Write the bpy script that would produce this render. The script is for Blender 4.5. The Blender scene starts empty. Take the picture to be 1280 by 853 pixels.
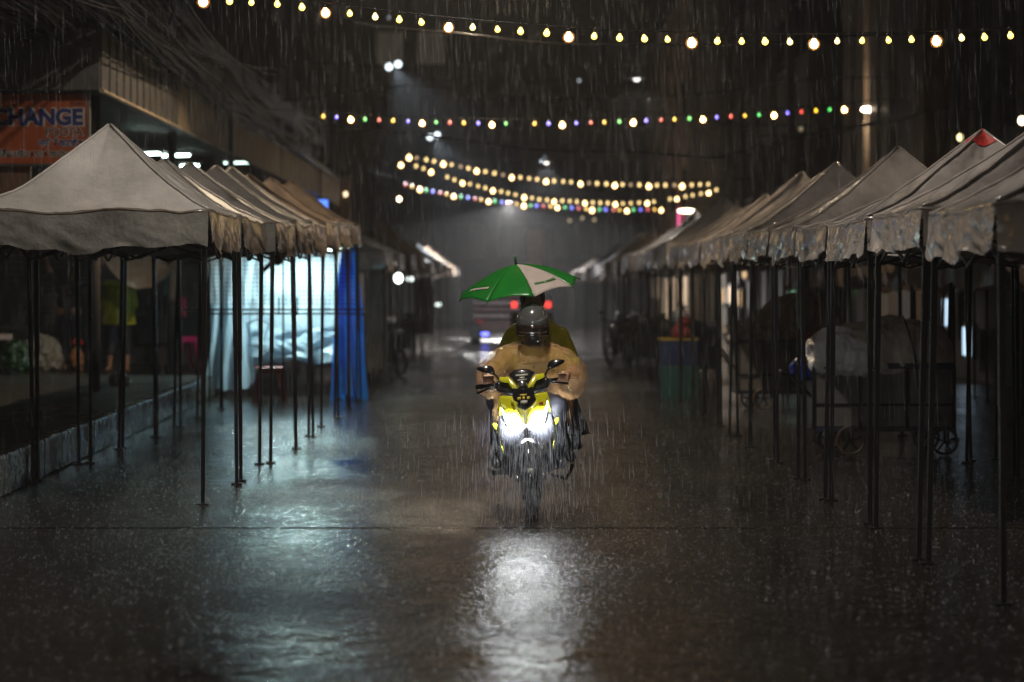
import bpy, bmesh, math, random
from mathutils import Vector, Matrix, noise, Euler
PI = math.pi
R = math.radians
rnd = random.Random(7)
sc = bpy.context.scene
COL = sc.collection

# ------------------------------------------------------------------ camera, world, exposure
F_PX, CX, HY, CAMZ = 3022.0, 640.0, 362.0, 1.63       # 85 mm lens on a 1280x853 picture, horizon row 362
cam_d = bpy.data.cameras.new('camera')
cam = bpy.data.objects.new('camera', cam_d)
COL.objects.link(cam)
cam.location = (0, 0, CAMZ)
cam.rotation_euler = (R(90), 0, 0)
cam_d.sensor_width = 36.0
cam_d.lens = F_PX / 1280 * 36.0
cam_d.shift_y = -(426.5 - HY) / 1280
cam_d.clip_start, cam_d.clip_end = 0.1, 3000
cam_d.dof.use_dof = True
cam_d.dof.focus_distance = 17.95
cam_d.dof.aperture_fstop = 1.7
sc.camera = cam

world = bpy.data.worlds.new('World')
sc.world = world
world.use_nodes = True
bg = world.node_tree.nodes['Background']
bg.inputs['Color'].default_value = (0.92, 0.87, 0.84, 1)     # low rain cloud lit by the city
bg.inputs['Strength'].default_value = 0.022

sc.view_settings.view_transform = 'Standard'
sc.view_settings.look = 'None'
sc.view_settings.exposure = 0.0
sc.view_settings.gamma = 1.0
cy = sc.cycles
cy.max_bounces = 6
cy.diffuse_bounces = 2
cy.glossy_bounces = 3
cy.transmission_bounces = 4
cy.transparent_max_bounces = 32
cy.volume_bounces = 0
cy.caustics_reflective = False
cy.caustics_refractive = False
cy.sample_clamp_indirect = 4.0
cy.sample_clamp_direct = 0.0
cy.use_light_tree = True

HAZE_DENSITY = 0.0010
LAMP_W = 2600.0
WHITE_LAMP = (1.0, 0.90, 0.78)


def P(px, py, D):
    return Vector(((px - CX) * D / F_PX, D, CAMZ + (HY - py) * D / F_PX))


def GX(px, D):
    return (px - CX) * D / F_PX


# ------------------------------------------------------------------ materials
MATS = {}


def mat(name, col, rough=0.6, metal=0.0, var=0.25, scale=6.0, bump=0.0, bscale=60.0, emit=None, estr=0.0, coat=0.0,
        trans=0.0, alpha=1.0, spec=0.5, rvar=0.0, col2=None, detail=5.0):
    if name in MATS:
        return MATS[name]
    m = bpy.data.materials.new(name)
    m.use_nodes = True
    nt = m.node_tree
    b = nt.nodes['Principled BSDF']
    b.inputs['Roughness'].default_value = rough
    b.inputs['Metallic'].default_value = metal
    b.inputs['Specular IOR Level'].default_value = spec
    b.inputs['Coat Weight'].default_value = coat
    b.inputs['Coat Roughness'].default_value = 0.12
    tc = nt.nodes.new('ShaderNodeTexCoord')
    n = nt.nodes.new('ShaderNodeTexNoise')
    n.inputs['Scale'].default_value = scale
    n.inputs['Detail'].default_value = detail
    n.inputs['Roughness'].default_value = 0.65
    nt.links.new(tc.outputs['Object'], n.inputs['Vector'])
    r = nt.nodes.new('ShaderNodeValToRGB')
    c = Vector(col[:3])
    c2 = Vector(col2[:3]) if col2 else c * (1 + var)
    lo = c * (1 - var)
    r.color_ramp.elements[0].position = 0.3
    r.color_ramp.elements[1].position = 0.7
    r.color_ramp.elements[0].color = (*lo, 1)
    r.color_ramp.elements[1].color = (min(c2[0], 1), min(c2[1], 1), min(c2[2], 1), 1)
    nt.links.new(n.outputs['Fac'], r.inputs['Fac'])
    nt.links.new(r.outputs['Color'], b.inputs['Base Color'])
    if rvar:
        mr = nt.nodes.new('ShaderNodeMapRange')
        mr.inputs['From Min'].default_value, mr.inputs['From Max'].default_value = 0.3, 0.7
        mr.inputs['To Min'].default_value, mr.inputs['To Max'].default_value = max(rough - rvar, 0.03), min(rough + rvar, 1)
        nt.links.new(n.outputs['Fac'], mr.inputs['Value'])
        nt.links.new(mr.outputs['Result'], b.inputs['Roughness'])
    if bump:
        n2 = nt.nodes.new('ShaderNodeTexNoise')
        n2.inputs['Scale'].default_value = bscale
        n2.inputs['Detail'].default_value = 4
        nt.links.new(tc.outputs['Object'], n2.inputs['Vector'])
        bp = nt.nodes.new('ShaderNodeBump')
        bp.inputs['Distance'].default_value = bump
        bp.inputs['Strength'].default_value = 1.0
        nt.links.new(n2.outputs['Fac'], bp.inputs['Height'])
        nt.links.new(bp.outputs['Normal'], b.inputs['Normal'])
    if emit:
        b.inputs['Emission Color'].default_value = (*emit, 1)
        b.inputs['Emission Strength'].default_value = estr
    out = nt.nodes['Material Output']
    surf = b.outputs['BSDF']
    if trans:
        tr = nt.nodes.new('ShaderNodeBsdfTranslucent')
        nt.links.new(r.outputs['Color'], tr.inputs['Color'])
        mx = nt.nodes.new('ShaderNodeMixShader')
        mx.inputs['Fac'].default_value = trans
        nt.links.new(surf, mx.inputs[1])
        nt.links.new(tr.outputs['BSDF'], mx.inputs[2])
        surf = mx.outputs['Shader']
    if alpha < 1.0:
        tp = nt.nodes.new('ShaderNodeBsdfTransparent')
        mx = nt.nodes.new('ShaderNodeMixShader')
        mx.inputs['Fac'].default_value = alpha
        nt.links.new(tp.outputs['BSDF'], mx.inputs[1])
        nt.links.new(surf, mx.inputs[2])
        surf = mx.outputs['Shader']
    nt.links.new(surf, out.inputs['Surface'])
    MATS[name] = m
    return m


def wet_ground(name, dark, light, puddle_lo=0.36, puddle_hi=0.62, r_dry=0.22, r_wet=0.08, fine=0.0045):
    m = bpy.data.materials.new(name)
    m.use_nodes = True
    nt = m.node_tree
    L = nt.links.new
    b = nt.nodes['Principled BSDF']
    g = nt.nodes.new('ShaderNodeNewGeometry')

    def nz(scale, detail=4, rough=0.6, sy=1.0):
        mp = nt.nodes.new('ShaderNodeMapping')
        mp.inputs['Scale'].default_value = (1, sy, 1)
        L(g.outputs['Position'], mp.inputs['Vector'])
        n = nt.nodes.new('ShaderNodeTexNoise')
        n.inputs['Scale'].default_value = scale
        n.inputs['Detail'].default_value = detail
        n.inputs['Roughness'].default_value = rough
        L(mp.outputs['Vector'], n.inputs['Vector'])
        return n
    big = nz(0.45, 5, 0.6, 0.45)
    mr = nt.nodes.new('ShaderNodeMapRange')
    mr.inputs['From Min'].default_value, mr.inputs['From Max'].default_value = puddle_lo, puddle_hi
    L(big.outputs['Fac'], mr.inputs['Value'])            # 0 = standing water, 1 = film of water on rough paving
    med = nz(16, 7, 0.75, 0.5)
    ramp = nt.nodes.new('ShaderNodeValToRGB')
    ramp.color_ramp.elements[0].position, ramp.color_ramp.elements[1].position = 0.35, 0.7
    ramp.color_ramp.elements[0].color, ramp.color_ramp.elements[1].color = (*dark, 1), (*light, 1)
    L(med.outputs['Fac'], ramp.inputs['Fac'])
    L(ramp.outputs['Color'], b.inputs['Base Color'])
    rr = nt.nodes.new('ShaderNodeMapRange')
    rr.inputs['To Min'].default_value, rr.inputs['To Max'].default_value = r_wet, r_dry
    L(mr.outputs['Result'], rr.inputs['Value'])
    L(rr.outputs['Result'], b.inputs['Roughness'])
    b.inputs['IOR'].default_value = 1.4
    b.inputs['Specular IOR Level'].default_value = 0.5
    # rain-struck ripples everywhere, coarse grain where it is not flooded
    rip = nz(15, 4, 0.65, 0.4)
    grain = nz(42, 3, 0.7, 0.4)
    wave = nz(3.0, 2, 0.5)
    mul = nt.nodes.new('ShaderNodeMath')
    mul.operation = 'MULTIPLY'
    L(grain.outputs['Fac'], mul.inputs[0])
    L(mr.outputs['Result'], mul.inputs[1])
    b1 = nt.nodes.new('ShaderNodeBump')
    b1.inputs['Distance'].default_value = 0.012
    b1.inputs['Strength'].default_value = 0.6
    L(wave.outputs['Fac'], b1.inputs['Height'])
    b2 = nt.nodes.new('ShaderNodeBump')
    b2.inputs['Distance'].default_value = fine
    st = nt.nodes.new('ShaderNodeMapRange')
    st.inputs['To Min'].default_value, st.inputs['To Max'].default_value = 0.62, 1.0
    L(mr.outputs['Result'], st.inputs['Value'])
    L(st.outputs['Result'], b2.inputs['Strength'])
    L(rip.outputs['Fac'], b2.inputs['Height'])
    L(b1.outputs['Normal'], b2.inputs['Normal'])
    b3 = nt.nodes.new('ShaderNodeBump')
    b3.inputs['Distance'].default_value = fine * 1.3
    L(mul.outputs['Value'], b3.inputs['Height'])
    L(b2.outputs['Normal'], b3.inputs['Normal'])
    L(b3.outputs['Normal'], b.inputs['Normal'])
    MATS[name] = m
    return m


def glow(name, col, strength):
    if name in MATS:
        return MATS[name]
    m = bpy.data.materials.new(name)
    m.use_nodes = True
    nt = m.node_tree
    b = nt.nodes['Principled BSDF']
    b.inputs['Base Color'].default_value = (0.8, 0.8, 0.8, 1)
    b.inputs['Roughness'].default_value = 0.3
    b.inputs['Emission Color'].default_value = (*col, 1)
    b.inputs['Emission Strength'].default_value = strength
    MATS[name] = m
    return m


M_ROAD = wet_ground('wet_road', (0.004, 0.0035, 0.003), (0.022, 0.017, 0.0135), fine=0.0085)
M_WALK = wet_ground('wet_sidewalk', (0.03, 0.03, 0.03), (0.07, 0.066, 0.06), r_dry=0.5, r_wet=0.2, fine=0.002)
M_KERB = mat('kerb_concrete', (0.055, 0.053, 0.05), 0.25, var=0.4, bump=0.004, bscale=30, rvar=0.15)
M_STEEL = mat('black_steel', (0.004, 0.004, 0.0045), 0.42, var=0.4, scale=20, rvar=0.12, spec=0.2)
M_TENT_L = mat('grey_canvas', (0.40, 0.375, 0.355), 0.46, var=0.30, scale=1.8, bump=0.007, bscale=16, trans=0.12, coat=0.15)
M_TENT_V = mat('dark_valance', (0.16, 0.155, 0.14), 0.45, var=0.4, scale=4, bump=0.005, bscale=30, trans=0.08, coat=0.1)  # valance cloth, darker than the roof canvas
M_TENT_B = mat('brown_canvas', (0.15, 0.115, 0.092), 0.28, var=0.35, scale=4, bump=0.010, bscale=12, trans=0.1, coat=0.9)
M_TENT_R = mat('silver_canvas', (0.31, 0.28, 0.265), 0.24, var=0.45, scale=2.0, bump=0.012, bscale=11, trans=0.1, coat=1.0)
M_TENT_W = mat('white_canvas', (0.62, 0.58, 0.54), 0.4, var=0.12, scale=4, bump=0.005, bscale=18, trans=0.15, coat=0.3)
M_TENT_T = mat('tan_canvas', (0.42, 0.33, 0.26), 0.4, var=0.15, scale=4, bump=0.005, bscale=18, trans=0.15, coat=0.3)
M_RED = mat('red_cloth', (0.35, 0.025, 0.02), 0.4, var=0.4, scale=14)
M_METALGREY = mat('sheet_metal', (0.22, 0.205, 0.19), 0.4, metal=0.3, var=0.35, scale=3, rvar=0.12)
M_FASCIA = mat('fascia_beige', (0.42, 0.32, 0.22), 0.45, var=0.35, scale=2.5, bump=0.004, bscale=15)
M_FASCIAD = mat('fascia_dark', (0.115, 0.108, 0.10), 0.4, metal=0.2, var=0.4, scale=3)
M_DARKWALL = mat('dark_plaster', (0.075, 0.065, 0.06), 0.7, var=0.4, scale=1.2)
M_BROWNWALL = mat('brown_plaster', (0.11, 0.085, 0.065), 0.6, var=0.4, scale=1.0)
M_BEIGE = mat('beige_column', (0.50, 0.41, 0.33), 0.45, var=0.25, scale=2)
M_PANEL = mat('grey_cladding', (0.40, 0.37, 0.34), 0.28, metal=0.5, var=0.25, scale=2)
M_OCHRE = mat('ochre_column', (0.20, 0.095, 0.03), 0.4, var=0.3, scale=3)
M_GLASS = mat('dark_glass', (0.012, 0.011, 0.010), 0.08, var=0.3, scale=1)
M_CABLE = mat('cable_rubber', (0.006, 0.0055, 0.005), 0.26, var=0.4, scale=10, spec=0.3)
M_BLACK = mat('black_plastic', (0.012, 0.012, 0.014), 0.3, var=0.3, scale=12)
M_WOODDARK = mat('dark_wood', (0.05, 0.035, 0.025), 0.5, var=0.4, scale=8)


# ------------------------------------------------------------------ mesh helpers
class MB:
    def __init__(s):
        s.v, s.f = [], []

    def add(s, vs, fs):
        o = len(s.v)
        s.v += [Vector(a) for a in vs]
        s.f += [tuple(i + o for i in f) for f in fs]
        return s

    def box(s, c, d, rot=None):
        h = Vector(d) / 2
        vs = [Vector((x * h.x, y * h.y, z * h.z)) for x in (-1, 1) for y in (-1, 1) for z in (-1, 1)]
        if rot is not None:
            M = Euler(rot).to_matrix()
            vs = [M @ a for a in vs]
        c = Vector(c)
        return s.add([a + c for a in vs], [(0, 1, 3, 2), (4, 6, 7, 5), (0, 4, 5, 1), (2, 3, 7, 6), (0, 2, 6, 4), (1, 5, 7, 3)])

    def tube(s, pts, r, n=6, cap=True):
        pts = [Vector(p) for p in pts]
        rs = r if isinstance(r, (list, tuple)) else [r] * len(pts)
        vs, fs = [], []
        up = None
        for i, p in enumerate(pts):
            d = (pts[min(i + 1, len(pts) - 1)] - pts[max(i - 1, 0)])
            if d.length < 1e-9:
                d = Vector((0, 0, 1))
            d.normalize()
            if up is None:
                a = Vector((0, 0, 1)) if abs(d.z) < 0.9 else Vector((0, 1, 0))
                up = a
            x = d.cross(up)
            if x.length < 1e-4:
                x = d.cross(Vector((1, 0, 0)))
            x.normalize()
            y = x.cross(d)
            up = y
            for k in range(n):
                t = 2 * PI * (k + 0.5) / n
                vs.append(p + (x * math.cos(t) + y * math.sin(t)) * rs[i])
        for i in range(len(pts) - 1):
            for k in range(n):
                a, b2 = i * n + k, i * n + (k + 1) % n
                fs.append((a, b2, b2 + n, a + n))
        if cap:
            fs.append(tuple(range(n - 1, -1, -1)))
            o = (len(pts) - 1) * n
            fs.append(tuple(range(o, o + n)))
        return s.add(vs, fs)

    def bar(s, a, b, w, h=None):
        h = h or w
        return s.tube([a, b], w * 0.7071, 4)

    def ball(s, c, r, nu=12, nv=8, rot=None):
        rr = Vector(r) if not isinstance(r, (int, float)) else Vector((r, r, r))
        M = Euler(rot).to_matrix() if rot is not None else None
        vs = []
        for j in range(nv + 1):
            th = PI * j / nv
            for i in range(nu):
                ph = 2 * PI * i / nu
                p = Vector((rr.x * math.sin(th) * math.cos(ph), rr.y * math.sin(th) * math.sin(ph), rr.z * math.cos(th)))
                vs.append((M @ p if M else p) + Vector(c))
        fs = []
        for j in range(nv):
            for i in range(nu):
                a, b = j * nu + i, j * nu + (i + 1) % nu
                if j == 0:
                    fs.append((a, a + nu, b + nu))
                elif j == nv - 1:
                    fs.append((a, a + nu, b))
                else:
                    fs.append((a, a + nu, b + nu, b))
        return s.add(vs, fs)

    def lathe(s, prof, n=16, origin=(0, 0, 0), axis='z', arc=2 * PI):
        vs = []
        for r, h in prof:
            for k in range(n):
                t = arc * k / n
                a, b = r * math.cos(t), r * math.sin(t)
                q = (a, b, h) if axis == 'z' else ((h, a, b) if axis == 'x' else (a, h, b))
                vs.append(Vector(q) + Vector(origin))
        fs = []
        for j in range(len(prof) - 1):
            for k in range(n):
                a, b = j * n + k, j * n + (k + 1) % n
                fs.append((a, b, b + n, a + n))
        return s.add(vs, fs)

    def grid(s, fn, nu, nv, wrap=False):
        vs = [Vector(fn(i / (nu if not wrap else nu), j / nv)) for j in range(nv + 1) for i in range(nu + (0 if wrap else 1))]
        w = nu if wrap else nu + 1
        fs = []
        for j in range(nv):
            for i in range(nu):
                a, b = j * w + i, j * w + (i + 1) % w
                fs.append((a, b, b + w, a + w))
        return s.add(vs, fs)

    def mesh(s, name, smooth=True):
        me = bpy.data.meshes.new(name)
        me.from_pydata([tuple(a) for a in s.v], [], s.f)
        bm = bmesh.new()
        bm.from_mesh(me)
        bmesh.ops.remove_doubles(bm, verts=bm.verts, dist=1e-6)
        bmesh.ops.recalc_face_normals(bm, faces=bm.faces)
        bm.to_mesh(me)
        bm.free()
        if smooth:
            for p in me.polygons:
                p.use_smooth = True
        me.validate()
        return me

    def build(s, name, m, parent=None, smooth=False, bevel=0.0, solid=0.0, kind=None):
        me = s.mesh(name, smooth)
        return link(name, me, m, parent, bevel, solid, kind)


def link(name, me, m, parent=None, bevel=0.0, solid=0.0, kind=None, loc=None):
    o = bpy.data.objects.new(name, me)
    COL.objects.link(o)
    if m is not None and len(me.materials) == 0:
        me.materials.append(m)
    if parent is not None:
        o.parent = parent
    if loc is not None:
        o.location = loc
    if solid:
        md = o.modifiers.new('solid', 'SOLIDIFY')
        md.thickness = solid
    if bevel:
        md = o.modifiers.new('bevel', 'BEVEL')
        md.width = bevel
        md.segments = 2
        md.limit_method = 'ANGLE'
    if kind:
        o['kind'] = kind
    return o


def tag(o, label, cat, group=None):
    o['label'] = label
    o['category'] = cat
    if group:
        o['group'] = group
    return o


def thing(name, label, cat, loc=(0, 0, 0), rotz=0.0, group=None):
    o = bpy.data.objects.new(name, None)
    COL.objects.link(o)
    o.location = loc
    o.rotation_euler = (0, 0, rotz)
    o.empty_display_size = 0.1
    return tag(o, label, cat, group)


def struct(name, mb, m, smooth=False):
    return mb.build(name, m, None, smooth, kind='structure')


def copy_tree(o, parent=None):
    c = o.copy()
    COL.objects.link(c)
    if parent is not None:
        c.parent = parent
    for ch in list(o.children):
        copy_tree(ch, c)
    return c


def evaluated(o):
    dg = bpy.context.evaluated_depsgraph_get()
    me = bpy.data.meshes.new_from_object(o.evaluated_get(dg), depsgraph=dg)
    return me


# a soft continuous body: overlapping capsules fused by a voxel remesh
def capsule(mb, a, ra, b, rb, n=14):
    a, b = Vector(a), Vector(b)
    d = (b - a)
    L = d.length
    if L < 1e-6:
        mb.ball(a, ra, n, 8)
        return
    q = d.normalized().to_track_quat('Z', 'Y').to_matrix()
    prof = []
    for k in range(6):
        t = PI / 2 * (1 - k / 5)
        prof.append((max(ra * math.cos(t), 1e-4), -ra * math.sin(t)))
    for k in range(6):
        t = PI / 2 * k / 5
        prof.append((max(rb * math.cos(t), 1e-4), L + rb * math.sin(t)))
    vs = []
    for r, h in prof:
        for k in range(n):
            t = 2 * PI * k / n
            vs.append(q @ Vector((r * math.cos(t), r * math.sin(t), h)) + a)
    fs = []
    for j in range(len(prof) - 1):
        for k in range(n):
            x, y = j * n + k, j * n + (k + 1) % n
            fs.append((x, y, y + n, x + n))
    fs.append(tuple(range(n - 1, -1, -1)))
    o = (len(prof) - 1) * n
    fs.append(tuple(range(o, o + n)))
    mb.add(vs, fs)


def frustum(mb, a, ra, b, rb, n=20):
    """flat-ended; ra and rb may be (rx, ry) pairs for vertical ones"""
    a, b = Vector(a), Vector(b)
    q = (b - a).normalized().to_track_quat('Z', 'Y').to_matrix()
    vs = []
    for c, r in ((a, ra), (b, rb)):
        rx, ry = r if isinstance(r, tuple) else (r, r)
        for k in range(n):
            t = 2 * PI * k / n
            o = Vector((rx * math.cos(t), ry * math.sin(t), 0))
            vs.append((o if isinstance(r, tuple) else q @ o) + c)
    fs = [(k, (k + 1) % n, n + (k + 1) % n, n + k) for k in range(n)]
    fs.append(tuple(range(n - 1, -1, -1)))
    fs.append(tuple(range(n, 2 * n)))
    mb.add(vs, fs)


def blob(name, mb, m, parent, voxel=0.012, smooth=6, amp=0.0, freq=8.0, stretch=(1, 1, 1), ridged=False):
    me = bpy.data.meshes.new(name)
    me.from_pydata([tuple(a) for a in mb.v], [], mb.f)
    bm = bmesh.new()
    bm.from_mesh(me)
    bmesh.ops.recalc_face_normals(bm, faces=bm.faces)
    bm.to_mesh(me)
    bm.free()
    t = bpy.data.objects.new('tmp', me)
    COL.objects.link(t)
    rm = t.modifiers.new('r', 'REMESH')
    rm.mode = 'VOXEL'
    rm.voxel_size = voxel
    if smooth:
        sm = t.modifiers.new('s', 'SMOOTH')
        sm.factor = 0.5
        sm.iterations = smooth
    out = evaluated(t)
    bpy.data.objects.remove(t)
    out.name = name
    if amp:
        nn = [v.normal.copy() for v in out.vertices]
        for v, n in zip(out.vertices, nn):
            q = Vector((v.co.x * stretch[0], v.co.y * stretch[1], v.co.z * stretch[2])) * freq
            h = noise.noise(q) + 0.5 * noise.noise(q * 2.1)
            if ridged:
                h = 1 - 2 * abs(noise.noise(q)) - abs(noise.noise(q * 2.3))
            v.co += n * h * amp
    for p in out.polygons:
        p.use_smooth = True
    out.materials.clear()
    return link(name, out, m, parent)


def text_mesh(name, body, size, m, parent, loc, rot=(R(90), 0, 0), extrude=0.0015, bold=0.0, align='RIGHT', sx=1.0, shear=0.0):
    cu = bpy.data.curves.new(name, 'FONT')
    cu.body = body
    cu.size = size
    cu.extrude = extrude
    cu.offset = bold
    cu.align_x = align
    cu.shear = shear
    t = bpy.data.objects.new('tmp', cu)
    COL.objects.link(t)
    me = evaluated(t)
    bpy.data.objects.remove(t)
    me.name = name
    me.materials.clear()
    o = link(name, me, m, parent)
    o.location = loc
    o.rotation_euler = rot
    o.scale = (sx, 1, 1)
    return o


# ------------------------------------------------------------------ setting: ground, road slabs, pavement
SIDE_Z = 0.32


def kerb_x(D):
    return -4.0 - 0.030 * (D - 18.9)


struct('ground', MB().box((0, 66, -0.6), (80, 200, 0.4)), mat('ground_soil', (0.04, 0.036, 0.032), 0.7))
road = bpy.data.objects.new('road', None)
COL.objects.link(road)
road['kind'] = 'structure'
joints = [-6.5, 5.0, 16.55, 28.1, 39.5, 51, 62.5, 74, 85.5, 97, 108.5, 120, 140]
for i in range(len(joints) - 1):
    for x0, x1 in ((-6.5, 8.4),):
        a, b = joints[i] + 0.009, joints[i + 1] - 0.009
        dz = rnd.uniform(-0.005, 0.0)
        mb = MB().box(((x0 + x1) / 2, (a + b) / 2, dz - 0.1), (x1 - x0 - 0.016, b - a, 0.2))
        mb.build('slab', M_ROAD, road, bevel=0.01)
MB().box((1, 66, -0.25), (15.5, 147, 0.12)).build('roadbed', M_KERB, road)

walk = bpy.data.objects.new('sidewalk', None)
COL.objects.link(walk)
walk['kind'] = 'structure'
for k in range(11):
    D0 = 8.0 + k * 9
    D1 = D0 + 9
    xa, xb = kerb_x(D0) - 0.16, kerb_x(D1) - 0.16
    MB().add([(-10, D0, 0), (xa, D0, 0), (xb, D1, 0), (-10, D1, 0), (-10, D0, SIDE_Z), (xa, D0, SIDE_Z), (xb, D1, SIDE_Z), (-10, D1, SIDE_Z)],
             [(0, 3, 2, 1), (4, 5, 6, 7), (0, 1, 5, 4), (1, 2, 6, 5), (2, 3, 7, 6), (3, 0, 4, 7)]).build('paving', M_WALK, walk)
for k in range(56):
    D0 = 14 + k * 1.0
    xc = kerb_x(D0 + 0.5) - 0.07
    MB().box((xc + rnd.uniform(-0.006, 0.006), D0 + 0.5, SIDE_Z / 2 + rnd.uniform(0.002, 0.012)), (0.15, 0.985, SIDE_Z), (0, 0, 0.030)).build('kerb_stone', M_KERB, walk, bevel=0.018)


# ------------------------------------------------------------------ tents
ORD = ['nearest', 'second', 'third', 'fourth', 'fifth', 'sixth', 'seventh', 'eighth', 'ninth', 'tenth', 'eleventh', 'twelfth',
       'thirteenth', 'fourteenth', 'fifteenth', 'sixteenth', 'seventeenth', 'eighteenth', 'nineteenth', 'twentieth', 'twenty first', 'twenty second', 'twenty third', 'twenty fourth']


def tent(label, group, cx, cyy, w, d, low, eave, peak, m_top, m_val, seed, detail=2, px=0.0, pyo=0.0, legs_dark=True, cap=None,
         fold=0.03, sag=0.07, z0=0.0, legs=True):
    """low = bottom of the hanging valance, eave = its top, peak = tip of the roof"""
    rs = random.Random(seed)
    t = thing('market_tent', label, 'tent', (cx, cyy, z0), 0, group)
    hw, hd = w / 2, d / 2
    m = 8 * detail           # segments per side
    n = 7 * detail

    def per(u):             # u in 0..4 round the eave
        k = int(u) % 4
        f = u - int(u)
        c = [(-hw, -hd), (hw, -hd), (hw, hd), (-hw, hd)]
        a, b = c[k], c[(k + 1) % 4]
        return Vector((a[0] + (b[0] - a[0]) * f, a[1] + (b[1] - a[1]) * f, 0)), f

    def roof(uu, tt):
        p, f = per(uu * 4)
        s = math.sin(PI * f)
        tilt = tt ** 1.28
        x = p.x * (1 - tt) + px * tt
        y = p.y * (1 - tt) + pyo * tt
        z = eave + (peak - eave) * tilt
        z -= sag * (s ** 1.3) * math.sin(PI * min(tt * 0.95 + 0.05, 1)) ** 0.8 * (1 + 0.5 * noise.noise((seed, uu * 4, 2)))
        q = Vector((x * 2.2 + seed * 3.1, y * 2.2, tt * 2))
        edge = 1 - tt
        z += 0.022 * noise.noise(q) * (0.35 + edge) + 0.016 * noise.noise(q * 3.3) * edge + 0.007 * (1 - 2 * abs(noise.noise(q * 5.1))) * edge
        # creases running down from the peak
        z += 0.018 * edge * tt * 4 * noise.noise((uu * 26 + seed, tt * 1.5, seed))
        return (x, y, z)
    can = MB().grid(roof, m * 4, n, wrap=True).build('canopy', m_top, t, smooth=True)
    for kk in range(4):
        MB().tube([Vector(roof(kk / 4 + 1e-4, q / 14 * 0.99)) + Vector((0, 0, 0.004)) for q in range(15)], 0.011, 5).build('ridge_seam', m_top, can, smooth=True)
    MB().tube([Vector(roof(min(q / 64, 0.99999), 0.0)) * 1.0 + Vector((0, 0, -0.012)) for q in range(65)], 0.012, 5).build('eave_hem', m_val[1] if isinstance(m_val, list) else m_val, can, smooth=True)
    if cap is not None:
        def capf(uu, tt):
            a = roof(uu, 0.895 + 0.025 * noise.noise((uu * 9, 1, 1)) + 0.08 * tt if tt < 0.93 else 1.0)
            return (a[0] * 1.02, a[1] * 1.02, a[2] + 0.012)
        MB().grid(capf, m * 4, 3, wrap=True).build('peak_cap', cap, can, smooth=True)
    # four hanging valance panels with folds and an uneven hem
    for k in range(4):
        ph = rs.uniform(0, 9)
        fr = rs.uniform(2.6, 4.2)

        def val(u, v, k=k, ph=ph, fr=fr):
            p, f = per(k + u * 0.9999)
            nrm = [(0, -1), (1, 0), (0, 1), (-1, 0)][k]
            e = roof((k + u * 0.9999) / 4, 0.0)
            wv = (0.4 * math.sin(u * fr * 2 * PI + ph) + 1.7 * noise.noise((u * 5 + ph, v * 1.1, seed)) + 0.5 * noise.noise((u * 11 + v * 3, v * 2, ph)) + 0.6 * (1 - 3 * abs(noise.noise((u * 6 - v * 2, v * 1.5, ph + 3))))) * fold * v ** 1.2 * (0.3 + math.sin(PI * u) ** 0.4)
            out = 0.006 + wv + 0.02 * v
            zz = e[2] - (eave - low) * v * (1 + 0.34 * noise.noise((u * 5 + ph, 3, seed))) - 0.05 * v * math.sin(PI * u) * (0.5 + noise.noise((ph, k, seed)))
            along = 0.02 * noise.noise((u * 9, v * 3, ph)) * v * math.sin(PI * u)
            return (p.x + nrm[0] * out + (along if nrm[0] == 0 else 0), p.y + nrm[1] * out + (along if nrm[1] == 0 else 0), zz)
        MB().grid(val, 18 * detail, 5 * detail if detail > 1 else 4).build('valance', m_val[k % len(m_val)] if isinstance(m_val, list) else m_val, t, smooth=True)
    if legs:
        for i, (sx, sy) in enumerate(((-1, -1), (1, -1), (1, 1), (-1, 1))):
            tx, ty = sx * (hw - 0.03), sy * (hd - 0.03)
            bx, by = tx + rs.uniform(-0.05, 0.05) + sx * 0.01, ty + rs.uniform(-0.04, 0.04)
            zmid = 1.05 + rs.uniform(-0.1, 0.1)
            mx, my = tx + (bx - tx) * (1 - zmid / eave), ty + (by - ty) * (1 - zmid / eave)
            lg = MB().tube([(mx, my, zmid), (tx, ty, eave - 0.01)], 0.026, 4).build('leg', M_STEEL, t)
            MB().tube([(bx, by, 0.004), (mx, my, zmid + 0.06)], 0.021, 4).build('lower_leg', M_STEEL, lg)
            MB().box((bx, by, 0.006), (0.09, 0.09, 0.012)).build('foot_plate', M_STEEL, lg)
        if detail > 1:
            zt, zb = eave - 0.07, low - 0.085
            for k in range(4):
                c = [(-hw, -hd), (hw, -hd), (hw, hd), (-hw, hd)]
                a, b = Vector(c[k]) * 0.96, Vector(c[(k + 1) % 4]) * 0.96
                for q in range(2):
                    p0, p1 = a.lerp(b, q / 2), a.lerp(b, (q + 1) / 2)
                    MB().tube([(p0.x, p0.y, zb), (p1.x, p1.y, zt)], 0.013, 4).build('truss_bar', M_STEEL, t)
                    MB().tube([(p0.x * 0.985, p0.y * 0.985, zt), (p1.x * 0.985, p1.y * 0.985, zb)], 0.013, 4).build('truss_bar', M_STEEL, t)
        MB().tube([(0, 0, low - 0.05), (px, pyo, peak - 0.02)], 0.018, 6).build('centre_pole', M_STEEL, t)
    return t


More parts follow.
